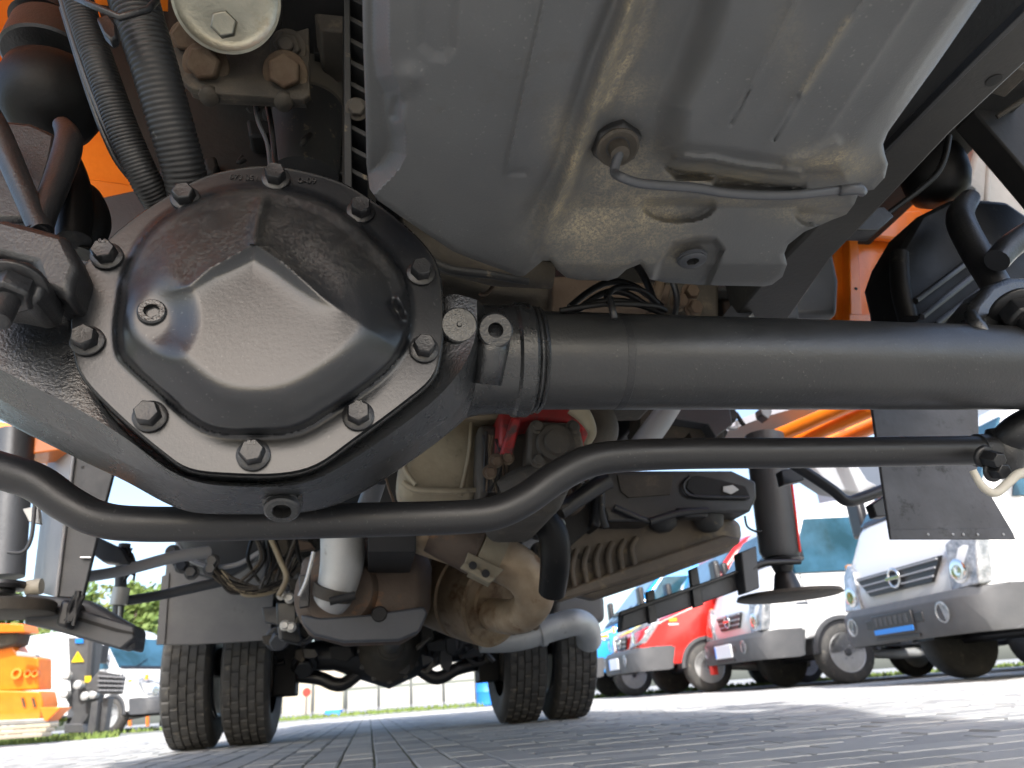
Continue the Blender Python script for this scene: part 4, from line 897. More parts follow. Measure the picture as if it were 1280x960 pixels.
# ---- rear axle
rz = .425
def rt(l, s, z): return T(LC+l, SR+s, z)
ra = M().tube([rt(-.95,0,rz), rt(-.5,0,rz), rt(-.3,-.02,rz), rt(-.16,-.02,rz), rt(0,-.02,rz-.01), rt(.16,-.02,rz), rt(.3,-.02,rz), rt(.5,0,rz), rt(.95,0,rz)], [.075,.075,.085,.14,.19,.14,.085,.075,.075], 40).link('rear_axle', BLK, truck, smooth=True, auto=60, label='black rear axle with round differential')
M().lathe(rt(0,-.16,rz), -R, [(0, .17), (.03, .16), (.08, .12), (.16, .09), (.22, .07), (.22, .01)], 32).link('differential_nose', GRIME, ra, smooth=True, auto=45)
for i in range(12):
    a = math.pi*2*i/12; bolt(rt(.168*math.cos(a), -.165, rz+.168*math.sin(a)), -R, .012, .014, BLK, ra, name='nose_bolt')
M().lathe(rt(0,-.38,rz), -R, [(0,.06),(.05,.06),(.06,.04),(1.4,.04)], 24).link('drive_shaft', GRIME, truck, smooth=True, auto=40)
for sgn in (-1, 1):
    ptsx = [rt(sgn*.60,.0,rz-.10), rt(sgn*.50,-.03,rz-.10), rt(sgn*.38,-.05,rz-.12), rt(sgn*.30,-.06,rz-.155), rt(sgn*.24,-.06,rz-.155), rt(sgn*.16,-.05,rz-.10)]
    sp_ = spline([tuple(p) for p in ptsx], 6); M().tube([Vector(p) for p in sp_], .036, 16).link('stabiliser_bar', BLK, truck, smooth=True)
    M().extr([rt(sgn*.50,-.1,rz-.2), rt(sgn*.62,-.1,rz-.2), rt(sgn*.62,-.1,rz+.3), rt(sgn*.50,-.1,rz+.3)], R*.2).link('spring_bracket', DARK, truck, bevel=.01)
    M().lathe(rt(sgn*.62,0,rz), L*sgn, [(0,.19),(.03,.2),(.12,.2),(.13,.15)], 36).link('brake_drum', GRIME, truck, smooth=True, auto=40)
    M().extr([rt(sgn*.36,-.9,rz+.1), rt(sgn*.44,-.9,rz+.1), rt(sgn*.44,-.9,rz+.3), rt(sgn*.36,-.9,rz+.3)], R*1.8).link('rear_spring', DARK, truck, bevel=.01)
# ---- tyres
def tyre_data(blocks):
    Rr, w = .505, .275; NA = 72*3; m_ = M()
    # profile across: (y, r, groove?)
    ribs = 5; prof = [(-w*.42, .33), (-w*.5, .40), (-w*.5, .455), (-w*.44, .488)]
    tw = w*.86; rw = tw/ribs; gi = .0075
    tags = [-1]*len(prof)
    for i in range(ribs):
        y0 = -tw/2+i*rw+gi/2; y1 = y0+rw-gi; e = .004 if i in (0, 4) else 0
        prof += [(y0, Rr-.013), (y0+.0005, Rr-e), (y1-.0005, Rr-e), (y1, Rr-.013)]; tags += [-1, i, i, -1]
    prof += [(w*.44, .488), (w*.5, .455), (w*.5, .40), (w*.42, .33)]; tags += [-1]*4
    v = []
    for k in range(NA):
        a = 2*math.pi*(k+(.35 if k % 3 == 1 else (-.0 if k % 3 == 0 else .5)))/NA
        for j, (y, r_) in enumerate(prof):
            rr = r_
            kk = k
            if tags[j] >= 0 and blocks:
                if (k+(tags[j] % 2)) % 3 == 2 and False: rr -= .01
            v.append((rr*math.cos(a), y, rr*math.sin(a)))
    n = len(prof); f = [(k*n+j, k*n+j+1, ((k+1) % NA)*n+j+1, ((k+1) % NA)*n+j) for k in range(NA) for j in range(n-1)]
    m_.add(v, f)
    # lateral cuts: lower the last ring of each block group on alternate ribs
    if blocks:
        for k in range(NA):
            for j in range(n):
                t_ = tags[j]
                if t_ >= 0 and k % 6 == (0 if t_ % 2 else 3):
                    p = m_.v[k*n+j]; r_ = math.hypot(p.x, p.z); s_ = (r_-.009)/r_; m_.v[k*n+j] = Vector((p.x*s_, p.y, p.z*s_))
    return m_
def rim_m():
    return M().lathe((0, 0, 0), (0, 1, 0), [(-.125, .335), (-.135, .325), (-.12, .30), (-.06, .285), (.0, .28), (.02, .26), (.05, .20), (.06, .14), (.06, .10), (-.02, .09), (-.03, .02)], 40)
TB = {}
def wheel(l, s, blocks=True, flip=1, label=None, par=truck):
    key = blocks
    e = bpy.data.objects.new('wheel', None)
    if key not in TB:
        t_ = tyre_data(blocks).link('tyre', TYRE, par, smooth=True, auto=35); TB[key] = t_.data
    else:
        t_ = bpy.data.objects.new('tyre', TB[key]); COL.objects.link(t_); t_.parent = par; t_.matrix_parent_inverse = PINV[par.name]
    mw = Matrix.Translation(T(l, s, .500)) @ Matrix.Rotation(A, 4, 'Z') @ Matrix.Rotation(math.pi/2, 4, 'Z') @ Matrix.Rotation(random.random(), 4, 'Y') if False else \
         Matrix.Translation(T(l, s, .424)) @ Matrix.Scale(.84, 4) @ Matrix(((L.x, R.x, 0, 0), (L.y, R.y, 0, 0), (0, 0, 1, 0), (0, 0, 0, 1))) @ Matrix(((0, 1, 0, 0), (-1, 0, 0, 0), (0, 0, 1, 0), (0, 0, 0, 1))) @ Matrix.Rotation(random.random()*6, 4, 'Y')
    t_.matrix_basis = mw
    if label: t_.name = 'tyre'; t_['label'] = label
    if 'rim' not in TB:
        r_ = rim_m().link('rim', GRY, t_, smooth=True, auto=40); TB['rim'] = r_.data
    else:
        r_ = bpy.data.objects.new('rim', TB['rim']); COL.objects.link(r_); r_.parent = t_
    r_.rotation_euler = (0, 0, math.pi if flip < 0 else 0)
    return t_
for sgn, nm in ((-1, 'left'), (1, 'right')):
    wheel(LC+sgn*1.008, SR, True, sgn, 'outer tyre of the %s rear pair' % nm); wheel(LC+sgn*.725, SR, True, -sgn, 'inner tyre of the %s rear pair' % nm)

# ---- small fittings, lines and brackets along the underside
def clutter(n, x0, x1, y0, y1, s0, s1, ms, seed):
    rnd = random.Random(seed)
    for i in range(n):
        x, y, s_ = rnd.uniform(x0, x1), rnd.uniform(y0, y1), rnd.uniform(s0, s1); m_ = rnd.choice(ms); k = rnd.random()
        if k < .35:
            dx, dy = rnd.uniform(-22, 22), rnd.uniform(-16, 16)
            ptube('hose', [(x, y, s_, rnd.uniform(4, 8)), (x+dx*.5+rnd.uniform(-8, 8), y+dy*.5+6, s_, 6), (x+dx, y+dy, s_, 5)], m_, truck, 8, 5)
        elif k < .6: bolt(As(x, y, s_), -R-UP*rnd.uniform(0, .6)+L*rnd.uniform(-.4, .4), .012*s_, .016*s_, m_, truck, name='bolt')
        else:
            w, h_ = rnd.uniform(7, 18), rnd.uniform(6, 14); t_ = rnd.uniform(-5, 5)
            plate('bracket', [(x-w, y-h_+t_), (x+w*.6, y-h_), (x+w, y+h_*.3), (x+w*.4, y+h_+t_), (x-w*.8, y+h_*.8)], s_, rnd.uniform(.02, .08), m_, truck, bevel=.005)
clutter(22, 612, 740, 560, 640, 1.45, 1.9, [GRIME, DARK, RUSTP, GRIME, BLK], 5)
clutter(26, 335, 385, 680, 800, 2.9, 3.2, [BLK, GRIME, DARK, GRY, RUSTP], 6)
clutter(14, 440, 560, 655, 700, 2.1, 2.6, [DARK, GRIME, RUSTP], 7)
clutter(16, 520, 620, 790, 830, 3.6, 4.2, [BLK, DARK, GRIME], 8)
clutter(22, 350, 620, 795, 835, 4.2, 4.6, [BLK, DARK, GRIME], 9)
clutter(14, 545, 700, 352, 385, .95, 1.1, [GRIME, DARK, RUSTP], 10)
clutter(12, 800, 960, 512, 548, 2.0, 2.6, [GRIME, DARK, GRY, GRYL], 11)
clutter(14, 230, 430, 130, 210, .93, 1.0, [DARK, DARK, GRIME, BLK], 12)
clutter(10, 668, 760, 640, 700, 1.9, 2.1, [DARK, BLK, GRIME], 13)
# saw-toothed torn edge of the tail pipe joint and canister seams
for i in range(6): bolt(As(624+i*9, 792-i*2, 3.42), -R-UP*.3, .016, .02, RUST, truck, name='tail_clamp_bolt')
# ================================================================== VEHICLES IN THE YARD
def Pl(v): return Vector(v)
class Loc:
    """collects parts of one thing in its own frame: x forward, y left, z up"""
    def __init__(s, name, label, cat, loc, rot, group=None):
        s.e = thing(name, label, cat, loc, group, rot, local=True); s.rot = rot
    def part(s, name, mb, m, parent=None, **k):
        return mb.link(name, m, parent or s.e, **k)
def xz(pts, y0, y1): return M().extr([(x, y0, z) for x, z in pts], (0, y1-y0, 0))
def car_wheel(V_, x, y, r_, w, rimmat, side, hubcap=False):
    t_ = M().lathe((x, y-side*w/2, r_), (0, side, 0), [(0, r_*.62), (0, r_*.90), (w*.12, r_*.98), (w*.5, r_), (w*.88, r_*.98), (w, r_*.90), (w, r_*.66), (w*.8, r_*.62)], 36)
    t = V_.part('tyre', t_, TYRE, smooth=True, auto=50)
    rm = M().lathe((x, y-side*w/2, r_), (0, side, 0), [(w*.95, r_*.67), (w*.98, r_*.64), (w*.85, r_*.58), (w*.7, r_*.5), (w*.78, r_*.36), (w*.9, r_*.30), (w*.9, r_*.14), (w*.98, r_*.12), (w*.98, .001)], 32)
    rr = V_.part('rim', rm, rimmat, t, smooth=True, auto=40)
    for i in range(8):
        a = i*math.pi/4; M().lathe((x+r_*.47*math.cos(a), y+side*w*.22, r_+r_*.47*math.sin(a)), (0, side, 0), [(0, r_*.045), (.006, r_*.045), (.007, .001)], 8).link('rim_hole', CBLK, rr)
    for i in range(6):
        a = i*math.pi/3; M().lathe((x+r_*.22*math.cos(a), y+side*w*.40, r_+r_*.22*math.sin(a)), (0, side, 0), [(0, r_*.035), (.02, r_*.035), (.021, .001)], 6).link('wheel_nut', GRYL, rr)
    M().lathe((x, y+side*w*.40, r_), (0, side, 0), [(0, r_*.13), (.03, r_*.12), (.04, r_*.05), (.04, .001)], 16).link('hub', BUMP, rr, smooth=True, auto=40)
    return t
def emblem_ring(V_, x, y, z, r_, par, tilt=0):
    o = M().tube([(x, y+r_*math.cos(a), z+r_*math.sin(a)) for a in [2*math.pi*i/24 for i in range(25)]], r_*.16, 8).link('emblem', CHR, par, smooth=True)
    M().box((x-.012, y-r_*1.35, z-r_*.2), (x+.02, y+r_*1.35, z+r_*.2)).link('emblem_bar', CHR, o, bevel=.004)
def light_truck(name, label, wheel_px, wheel_d, rot, paint=WHT, box_paint=None, group=None, van=False, wr=.35, accent=None, face=1, plate_txt=True, wheel_back=1.0, hood=.0, plate_strip=False, width=1.86, gw=None, wnd=None):
    """wheel_px: image point of the near front wheel's centre; the near side is +y*face"""
    W2 = width/2; C = Ud(wheel_px[0], wheel_px[1], wheel_d); f = Vector((math.cos(rot), math.sin(rot), 0)); lf = Vector((-math.sin(rot), math.cos(rot), 0))
    org = Vector((C.x, C.y, 0)) + f*wheel_back - lf*face*(W2-.12)
    V_ = Loc(name, label, 'van' if van else 'truck', org, rot, group)
    if van:
        side = [(-.02,.40),(.0,.66),(-.05,.88),(-.35,1.02),(-.95,1.22),(-1.75,2.05),(-2.0,2.2),(-2.3,2.28),(-5.0,2.28),(-5.1,2.1),(-5.1,.45)]
        ws = [(-.99,1.26),(-1.74,2.03)]; hoodz = 1.05
    else:
        side = [(-.02,.50),(.0,.78),(-.03,.95),(-.12,1.08),(-.28,1.38),(-.80,2.06),(-.98,2.18),(-1.4,2.24),(-2.05,2.24),(-2.10,2.1),(-2.10,.62)]
        ws = [(-.31,1.42),(-.78,2.03)]
    # body in five sections so the nose and roof round off towards the sides
    secs = [(-W2, .06, .94), (-W2+.05, .02, .985), (-W2+.2, 0, 1.0), (W2-.2, 0, 1.0), (W2-.05, .02, .985), (W2, .06, .94)]
    v = []; n = len(side)
    for y, dx, kz in secs:
        for x, z in side: v.append((x-dx*(1 if x > -1.2 else 0), y*(1-.07*max(0, z-1.2)), .45+(z-.45)*(kz if z > 1.9 else 1)))
    fcs = [(i*n+j, i*n+(j+1) % n, (i+1)*n+(j+1) % n, (i+1)*n+j) for i in range(len(secs)-1) for j in range(n)] + [tuple(range(n))[::-1], tuple(range((len(secs)-1)*n, len(secs)*n))]
    body = link('body', v, fcs, paint, V_.e, smooth=True, bevel=.025, seg=3, auto=40)
    # windscreen
    def slope(t, y, off=.012):
        (x0, z0), (x1, z1) = ws; dx, dz = x1-x0, z1-z0; q = math.hypot(dx, dz); return (x0+dx*t+dz/q*off, y*(1-.07*max(0, z0+dz*t-1.2)), z0+dz*t-dx/q*off)
    gl = M().extr([slope(.04, -W2+.06), slope(.04, W2-.06), slope(.95, W2-.09), slope(.95, -W2+.09)], (-.02, 0, -.012)); V_.part('windscreen', gl, GLS, bevel=.004)
    M().extr([slope(.02, -W2+.10, .014), slope(.02, W2-.10, .014), slope(.10, W2-.10, .014), slope(.10, -W2+.10, .014)], (-.01, 0, -.008)).link('wiper_panel', CBLK, V_.e, bevel=.003)
    for y0 in (-.45, .25): M().tube([slope(.06, y0, .03), slope(.30, y0+.45, .035)], .008, 6).link('wiper', CBLK, V_.e)
    # side window both sides
    wx = (-.50, -.86, -1.62, -1.62) if not van else (-1.25, -1.8, -2.45, -2.45)
    for sd_ in (-1, 1):
        zb, zt = 1.30, 1.98; yy = lambda z: sd_*(W2+.006)*(1-.07*max(0, z-1.2))
        M().extr([(wx[0], yy(zb), zb), (wx[1], yy(zt), zt), (wx[2], yy(zt), zt), (wx[3], yy(zb), zb)], (0, -sd_*.02, 0)).link('side_window', GLS, V_.e, bevel=.003)
        # door seams, handle, mirror
        dx0, dx1 = (-.62, -1.70) if not van else (-1.35, -2.6)
        for q_ in (dx0, dx1): M().box((q_-.004, sd_*W2-.003, .62), (q_+.004, sd_*W2+.004, 1.3)).link('door_seam', BUMP, V_.e)
        M().box((dx1+.10, sd_*W2, 1.15), (dx1+.28, sd_*W2+sd_*.03, 1.19)).link('door_handle', CBLK, V_.e, bevel=.006)
        mx = dx0+.06
        ar = M().tube([(mx, sd_*W2, 1.45), (mx+.05, sd_*(W2+.14), 1.52)], .02, 8).link('mirror', CBLK, V_.e)
        M().box((mx+.0, sd_*(W2+.1), 1.40), (mx+.10, sd_*(W2+.32), 1.78)).link('mirror_head', CBLK, ar, bevel=.03)
        # lower sill and arch lip
        ax_ = -wheel_back; aw = wr*1.22
        arc = [(ax_+aw*math.cos(a), wr*1.0+aw*math.sin(a)) for a in [math.pi*i/14 for i in range(15)]]
        arc_in = [(ax_+(aw-.05)*math.cos(a), wr+(aw-.05)*math.sin(a)) for a in [math.pi*i/14 for i in range(15)]][::-1]
        M().extr([(x, sd_*(W2-.03), z) for x, z in arc+arc_in], (0, sd_*.055, 0)).link('arch_trim', BUMP, V_.e, bevel=.006)
        M().extr([(x, sd_*(W2-.30), z) for x, z in [(ax_+(aw-.04)*math.cos(a), wr+(aw-.04)*math.sin(a)) for a in [math.pi*i/14 for i in range(15)]]], (0, sd_*.304, 0)).link('wheel_well', CBLK, V_.e)
        M().box((ax_-aw-.9, sd_*(W2-.05), .38), (ax_-aw-.0, sd_*(W2+.012), .64)).link('sill', BUMP, V_.e, bevel=.01)
        # headlights
        hl = M().extr([(.03, sd_*(W2-.31), .64), (.02, sd_*(W2+.0), .66), (-.06, sd_*(W2+.012), 1.0), (-.09, sd_*(W2-.06), 1.10), (.0, sd_*(W2-.26), 1.0)] if not van else
                      [(.03, sd_*(W2-.44), .66), (.0, sd_*(W2-.0), .70), (-.24, sd_*(W2+.012), .98), (-.28, sd_*(W2-.1), 1.06), (-.02, sd_*(W2-.36), .92)], (-.12, 0, 0))
        h_ = V_.part('headlight', hl, LAMP, bevel=.015, seg=3)
        M().lathe((.024, sd_*(W2-.17), .78), (1, 0, 0), [(0, .09), (.008, .065), (.004, .03), (.004, .001)], 18).link('reflector', CHR, h_, smooth=True, auto=40)
        M().box((-.14, sd_*(W2-.06), 1.0), (-.10, sd_*(W2+.008), 1.10)).link('indicator', AMB, h_, bevel=.006)
        car_wheel(V_, ax_, sd_*(W2-.095), wr, .22, RIM, sd_)
        car_wheel(V_, -4.2 if van else -3.6, sd_*(W2-.095), wr, .22, RIM, sd_)
    # grille
    gz = (.745, .925) if not van else (.68, .86); gy = gw or (W2-.32 if not van else .34)
    gp = M().extr([(.02, -gy, gz[1]), (.02, gy, gz[1]), (.028, gy*.72, gz[0]), (.028, -gy*.72, gz[0])], (-.03, 0, 0)); gr = V_.part('grille', gp, CBLK, bevel=.004)
    for i in range(3):
        zz = gz[0]+.035+i*(gz[1]-gz[0]-.05)/2.2; k = .74+.24*(zz-gz[0])/(gz[1]-gz[0]); M().box((.022, -gy*k, zz), (.036, gy*k, zz+.014)).link('grille_bar', GRYL, gr, bevel=.003)
    emblem_ring(V_, .045, 0, (gz[0]+gz[1])/2+.01, .075, gr)
    # bumper
    bz = (.33, .65)
    prof = [(.03,bz[0]+.03),(.13,bz[0]),(.16,bz[0]+.08),(.15,bz[1]-.06),(.10,bz[1]),(.0,bz[1]+.01)]
    v = []; n = len(prof)
    ss = [(-W2-.015, -.50), (-W2-.02, -.22), (-W2+.02, -.12), (-W2+.12, -.04), (-W2+.32, 0), (W2-.32, 0), (W2-.12, -.04), (W2-.02, -.12), (W2+.02, -.22), (W2+.015, -.50)]
    for y, dx in ss:
        for x, z in prof: v.append((x+dx, y, z)) 
    fcs = [(i*n+j, i*n+(j+1) % n, (i+1)*n+(j+1) % n, (i+1)*n+j) for i in range(len(ss)-1) for j in range(n)] + [tuple(range(n))[::-1], tuple(range((len(ss)-1)*n, len(ss)*n))]
    bp = link('bumper', v, fcs, BUMP if True else paint, V_.e, smooth=True, bevel=.02, seg=3, auto=40)
    for sd_ in (-1, 1):
        M().lathe((.152, sd_*(W2-.30), .50), (1, 0, 0), [(0, .075), (.006, .08), (.008, .065), (-.01, .055), (-.012, .001)], 22).link('fog_lamp', LAMP, bp, smooth=True, auto=40)
        M().box((.150, sd_*(W2-.62)-.09, .455), (.162, sd_*(W2-.62)+.09, .535)).link('bumper_slot', CBLK, bp, bevel=.01)
        M().extr([(-.46, sd_*(W2-.02), .34), (-.30, sd_*(W2-.02), .34), (-.32, sd_*(W2-.02), .65), (-.55, sd_*(W2-.02), .65)], (0, sd_*.02, 0)).link('bumper_side', BUMP, V_.e, bevel=.01)
    M().box((.148, -.30, .35), (.160, .30, .38)).link('bumper_slot', CBLK, bp, bevel=.004)
    pl_ = M().box((.16, -.28, .40), (.175, .28, .56)).link('plate_holder', CBLK if plate_strip else PLT, bp, bevel=.006)
    if plate_strip:
        M().box((.174, -.27, .405), (.179, .27, .445)).link('plate_strip', SIGNB, pl_, bevel=.002)
        for i in range(7): M().box((.174, -.24+i*.07, .47), (.178, -.20+i*.07, .54)).link('plate_socket', BUMP, pl_)
    else: M().box((.174, -.27, .41), (.178, -.24, .55)).link('plate_band', SIGNB, pl_)
    # chassis and cargo body
    M().box((-5.0 if van else -5.6, -.42, .42), (-.6, .42, .62)).link('chassis', CBLK, V_.e, bevel=.01)
    M().tube([(-1.3, .3, .36), (-2.0, .35, .30), (-2.8, .35, .30)], .06, 12).link('exhaust', ALU, V_.e, smooth=True)
    M().tube([(-wheel_back, -W2+.2, wr), (-wheel_back, W2-.2, wr)], .05, 12).link('axle', CBLK, V_.e)
    if box_paint:
        M().box((-5.7, -1.05, .75), (-2.2, 1.05, 2.95)).link('cargo_box', box_paint, V_.e, bevel=.03)
        M().box((-5.7, -1.07, .68), (-2.2, 1.07, .76)).link('box_skirt', BUMP, V_.e, bevel=.01)
    # small side marker plates
    M().box((-.62, face*(W2+.004)-.004, .98), (-.50, face*(W2+.004)+.004, 1.03)).link('side_marker', AMB, V_.e, bevel=.003)
    M().box((-.64, face*(W2+.004)-.004, .93), (-.48, face*(W2+.004)+.004, .955)).link('side_badge', CHR, V_.e, bevel=.003)
    return V_
RT = math.radians(180+8)
gpk = 'vans and light trucks parked in a row right of the truck'
B_ = light_truck('parked_truck', 'white light truck with wide black grille bars and blue plate strip, nearest in the row', (1388, 793), 5.35, RT, WHT, WHT, gpk, face=1, plate_strip=True)
A_ = light_truck('parked_truck', 'white light truck with square honeycomb grille, between red van and nearest white truck', (1055, 825), 8.7, RT, WHT, None, gpk, face=1, gw=.42)
Rv = light_truck('parked_van', 'bright red panel van with grey bumper and yellow flash on the bonnet', (885, 843), 10.4, RT, REDP, None, gpk, van=True, face=1, wr=.34)
Bv = light_truck('parked_van', 'sky blue panel van, farthest in the row, partly behind the rear tyre', (792, 858), 12.6, RT, BLUP, None, gpk, van=True, face=1, wr=.34)
# yellow flash and pale patch on the red van
M().extr([(-.06,-.3,.90), (-.30,-.1,1.01), (-.62,.1,1.12), (-.80,.45,1.175), (-.42,.5,1.05), (-.12,.2,.925)], (0,0,.012)).link('yellow_flash', YEL, Rv.e, bevel=.002)
# box body with blue banner behind truck A
e = A_.e
M().box((-5.9, -1.05, .8), (-2.25, 1.05, 3.0)).link('cargo_box', GRYL, e, bevel=.03)
M().box((-4.6, 1.052, 1.3), (-2.3, 1.062, 2.9)).link('blue_panel', SIGNB, e, bevel=.002)
M().lathe((-3.2, 1.063, 2.2), (0, 1, 0), [(0, .16), (.004, .16), (.005, .001)], 28).link('yellow_disc', YEL, e)
# lettering on the nearest white bonnet
# farther vehicle on the extreme right
Cv = light_truck('parked_van', 'white van at the far right edge behind the nearest truck', (1420, 800), 9.8, RT, WHT, None, gpk, van=True, face=1)
# red tow hook block
for V_ in (A_,): M().box((.02, -.78, .22), (.10, -.66, .34)).link('tow_block', REDL, V_.e, bevel=.01)
# ---- left: white van
Lv = light_truck('parked_van', 'white panel van on the left facing right with black lower bumper', (143, 905), 15.3, math.radians(-22), WHT, None, None, van=True, face=-1, wr=.35)
# ---- left: grey loader attachment with warning triangle
def ground_at(px, d):
    P = Ud(px, 900, d); return Vector((P.x, P.y, 0))
g0 = ground_at(118, 11.0); ge = thing('loader_attachment', 'grey steel loader arm attachment with yellow warning triangle and wire basket', 'loader attachment', g0, None, 0, local=True)
def ub(name, pts, d, th, m, par, e_loc, bevel=.01):
    P = [Ud(x, y, d)-e_loc for x, y in pts]; nrm = Vector((0, 1, 0))*th; return M().extr(P, nrm).link(name, m, par, bevel=bevel)
ub('mast', [(85,797),(118,797),(108,880),(98,890),(88,868)], 11.0, .25, FLAPG, ge, g0)
ub('mast_side', [(110,800),(116,800),(112,860),(106,876)], 10.97, .1, BUMP, ge, g0)
ub('warning_triangle', [(97,814),(105,827),(89,828)], 10.98, .005, YEL, ge, g0, bevel=0)
ub('exclamation_mark', [(96.2,818),(97.8,818),(97.4,823.5),(96.6,823.5)], 10.975, .004, CBLK, ge, g0, bevel=0)
ub('exclamation_mark', [(96.2,824.6),(97.8,824.6),(97.8,826.2),(96.2,826.2)], 10.975, .004, CBLK, ge, g0, bevel=0)
ub('blue_logo', [(94,799),(104,798),(104,804),(94,804)], 10.98, .005, SIGNB, ge, g0, bevel=0)
ub('yellow_label', [(106,845),(114,845),(113,853),(106,853)], 10.96, .005, YEL, ge, g0, bevel=0)
ub('lower_arm', [(82,874),(100,858),(124,862),(118,885),(98,912),(84,910),(92,892)], 10.95, .2, FLAPG, ge, g0)
ub('basket_floor', [(106,858),(126,868),(152,868),(156,845),(124,838)], 10.8, .05, FLAPG, ge, g0)
for i in range(8): ub('basket_bar', [(124+i*4,842),(125.5+i*4,842),(124+i*4,866),(122.5+i*4,866)], 10.75, .02, GRY, ge, g0, bevel=0)
for i in range(4): ub('basket_bar', [(122,844+i*6),(155,846+i*5.5),(155,847.2+i*5.5),(122,845.4+i*6)], 10.73, .02, GRYL, ge, g0, bevel=0)
ub('leg', [(114,878),(122,876),(118,920),(108,920)], 10.8, .15, FLAPG, ge, g0)
ub('leg', [(128,872),(136,872),(130,914),(124,914)], 10.9, .15, FLAPG, ge, g0)
ub('foot', [(80,905),(102,905),(106,916),(80,916)], 10.9, .2, FLAPG, ge, g0)
for x, y in ((101,856),(84,868),(110,870),(120,868),(86,845)):
    c = Ud(x, y, 10.9)-g0; M().lathe(c, (0,-1,0), [(0,.06),(.1,.06),(.11,.03),(.11,.001)], 16).link('pivot_pin', ALU, ge)
# ---- left: orange machine
g1 = ground_at(30, 9.5); oe = thing('orange_machine', 'orange road machine with round ports standing on pale timbers at the left edge', 'machine', g1, None, 0, local=True)
ub('upper_box', [(-60,810),(14,806),(20,816),(48,822),(48,862),(-60,866)], 9.5, .3, ORG, oe, g1, .02)
ub('lower_box', [(-60,862),(50,864),(53,880),(50,900),(-60,905)], 9.4, .35, ORG, oe, g1, .02)
ub('top_plate', [(-60,778),(28,780),(31,790),(-60,792)], 9.3, .3, ORG, oe, g1, .01)
for x, r_ in ((22,.07),(36,.05),(45,.045)):
    c = Ud(x, 842, 9.48)-g1; M().lathe(c, (0,-1,0), [(-.02,r_*.6),(.03,r_*.6),(.03,r_),(-.02,r_)], 20, close=False).link('round_port', ORG, oe, smooth=True, auto=40)
ub('cone_spout', [(50,884),(76,884),(58,902),(54,900)], 9.2, .25, ORG, oe, g1, .01)
for i in range(2): ub('vent_slot', [(26+i*13,872),(29+i*13,872),(32+i*13,884),(29+i*13,884)], 9.38, .01, RUST, oe, g1, 0)
ub('hose_cluster', [(-10,792),(22,790),(18,806),(-10,812)], 9.4, .3, GRIME, oe, g1, .03)
ub('rail', [(-60,903),(62,898),(62,904),(-60,910)], 9.3, .2, ALU, oe, g1)
ub('side_handle', [(20,814),(44,818),(44,822),(20,820)], 9.3, .1, ARCH, oe, g1)
g2 = ground_at(20, 9.0); te = thing('timber_stack', 'stack of pale timbers under the orange machine', 'timber stack', g2, None, 0, local=True)
for k in range(3): ub('timber', [(-60,912+k*6),(62-k*5,904+k*6),(62-k*5,909+k*6),(-60,917+k*6)], 9.0-k*.1, .2, PANB, te, g2)
# ---- orange barrier and beacon far left
g3 = ground_at(190, 22); be_ = thing('orange_barrier', 'orange and white barrier board with beacon behind the white van', 'barrier', g3, None, 0, local=True)
ub('board', [(150,841),(215,839),(215,852),(150,854)], 22, .1, ORG, be_, g3, .01)
ub('board_stripe', [(165,844),(208,843),(208,848),(165,849)], 21.97, .02, AMB, be_, g3, 0)
for x in (160, 182, 204): ub('post', [(x,852),(x+3,852),(x+3,908),(x,908)], 22, .1, ORG, be_, g3, .01)
ub('beacon', [(165,830),(172,830),(172,816),(165,816)], 21.8, .15, ORG, be_, g3, .03)
# ---- back fence of panels between the rear wheels
fd = 24.0
def fence(name, label, x0, x1, m, d, hpx, cat, grid=True):
    P0 = ground_at(x0, d); P1 = ground_at(x1, d); e_ = thing(name, label, cat, P0, None, 0, local=True); w = (P1-P0); ln = w.length; u = w.normalized()
    nrm = Vector((-u.y, u.x, 0)); h_ = 1.35; n = max(2, int(ln/.95))
    for i in range(n):
        a = u*(ln*i/n+.05); b_ = u*(ln*(i+1)/n-.05)
        for k in range(2 if grid else 1):
            z0 = .08+k*h_/2; z1 = z0+(h_/2-.09 if grid else h_-.1)
            M().extr([a+UP*z0, b_+UP*z0, b_+UP*z1, a+UP*z1], nrm*.04).link('panel', m, e_, bevel=.008)
        M().extr([u*(ln*i/n-.02)-nrm*.02, u*(ln*i/n+.02)-nrm*.02, u*(ln*i/n+.02)-nrm*.02+UP*(h_+.1), u*(ln*i/n-.02)-nrm*.02+UP*(h_+.1)], nrm*.03).link('fence_post', BUMP, e_, bevel=.004)
    return e_
fence('panel_fence', 'white gridded panel fence behind the rear axle', 432, 720, PANW, 23.0, 40, 'fence')
fence('board_fence', 'beige board hoarding beside the left inner rear tyre', 350, 430, PANB, 21.5, 60, 'hoarding', False)
P = ground_at(382, 19); se = thing('round_sign', 'small round red sign on a thin post before the beige hoarding', 'sign', P, None, 0, local=True)
M().tube([(0,0,0),(0,0,.55)], .02, 8).link('post', GRY, se); M().lathe((0,0,.62), (0,-1,0), [(0,.11),(.02,.11),(.02,.001)], 20).link('disc', REDL, se)
P = ground_at(417, 18); M_ = M().box((-.2,-.15,0), (.2,.15,.14)); o = M_.link('blue_crate', BLU, None, bevel=.02); o.location = P; o['label'] = 'small blue crate on the ground by the beige hoarding'; o['category'] = 'crate'
P = ground_at(610, 15); be2 = thing('blue_barrel', 'blue barrel beside the right inner rear tyre', 'barrel', P, None, 0, local=True)
M().lathe((0,0,0), (0,0,1), [(0,.2),(.02,.22),(.25,.225),(.27,.235),(.29,.225),(.5,.225),(.52,.235),(.54,.225),(.78,.22),(.8,.2)], 28).link('drum', BLU, be2, smooth=True, auto=40)
M().lathe((0,0,.8), (0,0,1), [(0,.19),(.02,.19),(.02,.001)], 24).link('lid', BLU, be2)
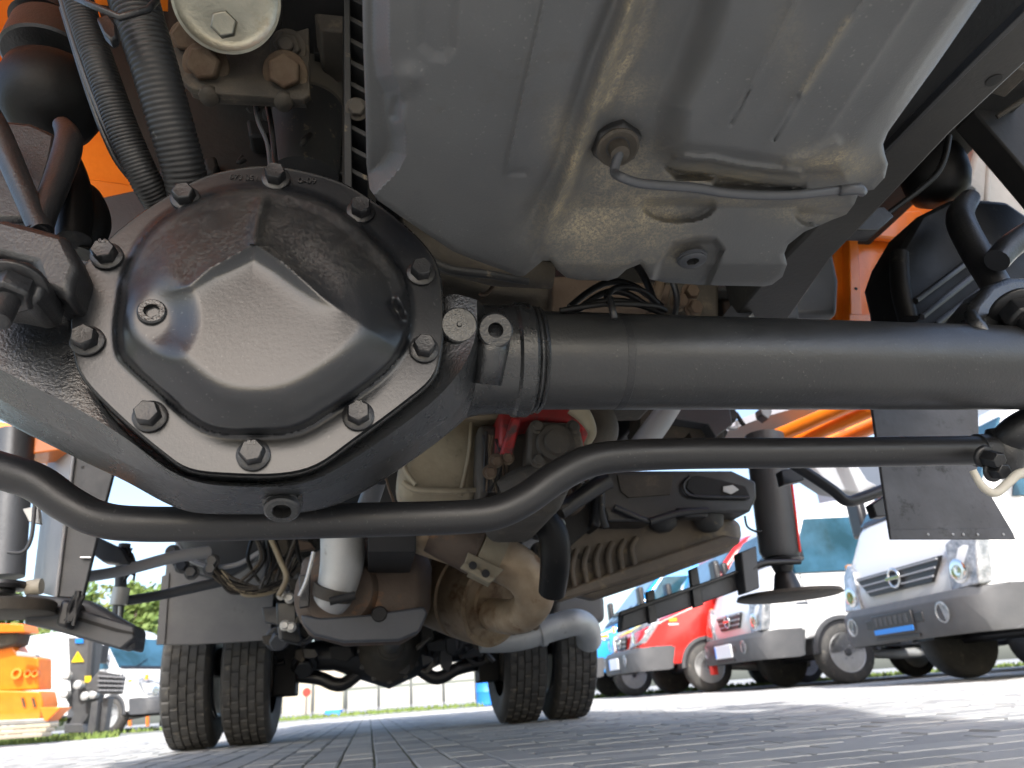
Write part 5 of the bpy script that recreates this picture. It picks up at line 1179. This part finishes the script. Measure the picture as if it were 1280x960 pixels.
# ---- grass verge
gs = M()
for i in range(5200):
    t = random.random(); a = ground_at(-60+t*1480, 13.4+random.random()*2.2 if t > .5 else 14.5+random.random()*5) if random.random() < .75 else ground_at(random.uniform(-60, 150), 10+random.random()*2)
    h_ = random.uniform(.03, .10); q = random.random()*6.28; dx, dy = math.cos(q)*.04, math.sin(q)*.04
    gs.add([a-Vector((dx, dy, 0)), a+Vector((dx, dy, 0)), a+Vector((dx*.3+random.gauss(0,.03), dy*.3, h_))], [(0, 1, 2)])
g_ = gs.link('grass', GRASS, None, kind='stuff')
# ---- trees
def tree(px, d, ht, wd, lab, mm):
    P = ground_at(px, d); e_ = thing('tree', lab, 'tree', P, 'trees behind the yard', 0, local=True)
    M().tube([(0,0,0),(.1,0,ht*.3),(0,.1,ht*.6),(.1,0,ht*.85)], [.22,.17,.1,.04], 8).link('trunk', BARK, e_, smooth=True)
    lm = M()
    for k in range(5):
        a = random.random()*6.28; M_ = lm
    for b_ in range(6):
        a = random.random()*6.28; z0 = ht*random.uniform(.25,.6); M().tube([(0,0,z0),(math.cos(a)*wd*.3,math.sin(a)*wd*.3,z0+ht*.15),(math.cos(a)*wd*.42,math.sin(a)*wd*.42,z0+ht*.3)], [.07,.05,.02], 6).link('limb', BARK, e_)
    cl = [(random.gauss(0,wd*.26), random.gauss(0,wd*.26), ht*random.uniform(.22,.95), random.uniform(.5,1.15)*wd*.17) for _ in range(60)]
    for cx, cy_, cz, cr in cl:
        for _ in range(110):
            q = Vector((random.gauss(0,1), random.gauss(0,1), random.gauss(0,1))).normalized()*cr*random.uniform(.5,1.05); c = Vector((cx, cy_, cz))+q
            n_ = Vector((random.gauss(0,1), random.gauss(0,1), random.gauss(0,1))).normalized(); t_ = n_.orthogonal().normalized()*random.uniform(.12,.22); b_ = n_.cross(t_)
            lm.add([c-t_, c-b_*.6, c+t_, c+b_*.6], [(0,1,2,3)])
    lm.link('crown', mm, e_)
tree(150, 34, 6.6, 5.5, 'green leafy tree above the left white van bonnet', LEAF)
tree(205, 38, 7.2, 6, 'yellow green tree just left of the left rear tyre', LEAF2)
tree(60, 33, 4.6, 5.5, 'low green tree behind the orange machine', LEAF2)
tree(95, 30, 3.6, 4, 'small bushy green tree directly behind the grey loader attachment', LEAF)
tree(-60, 36, 7, 6, 'tall green tree at the far left edge', LEAF)
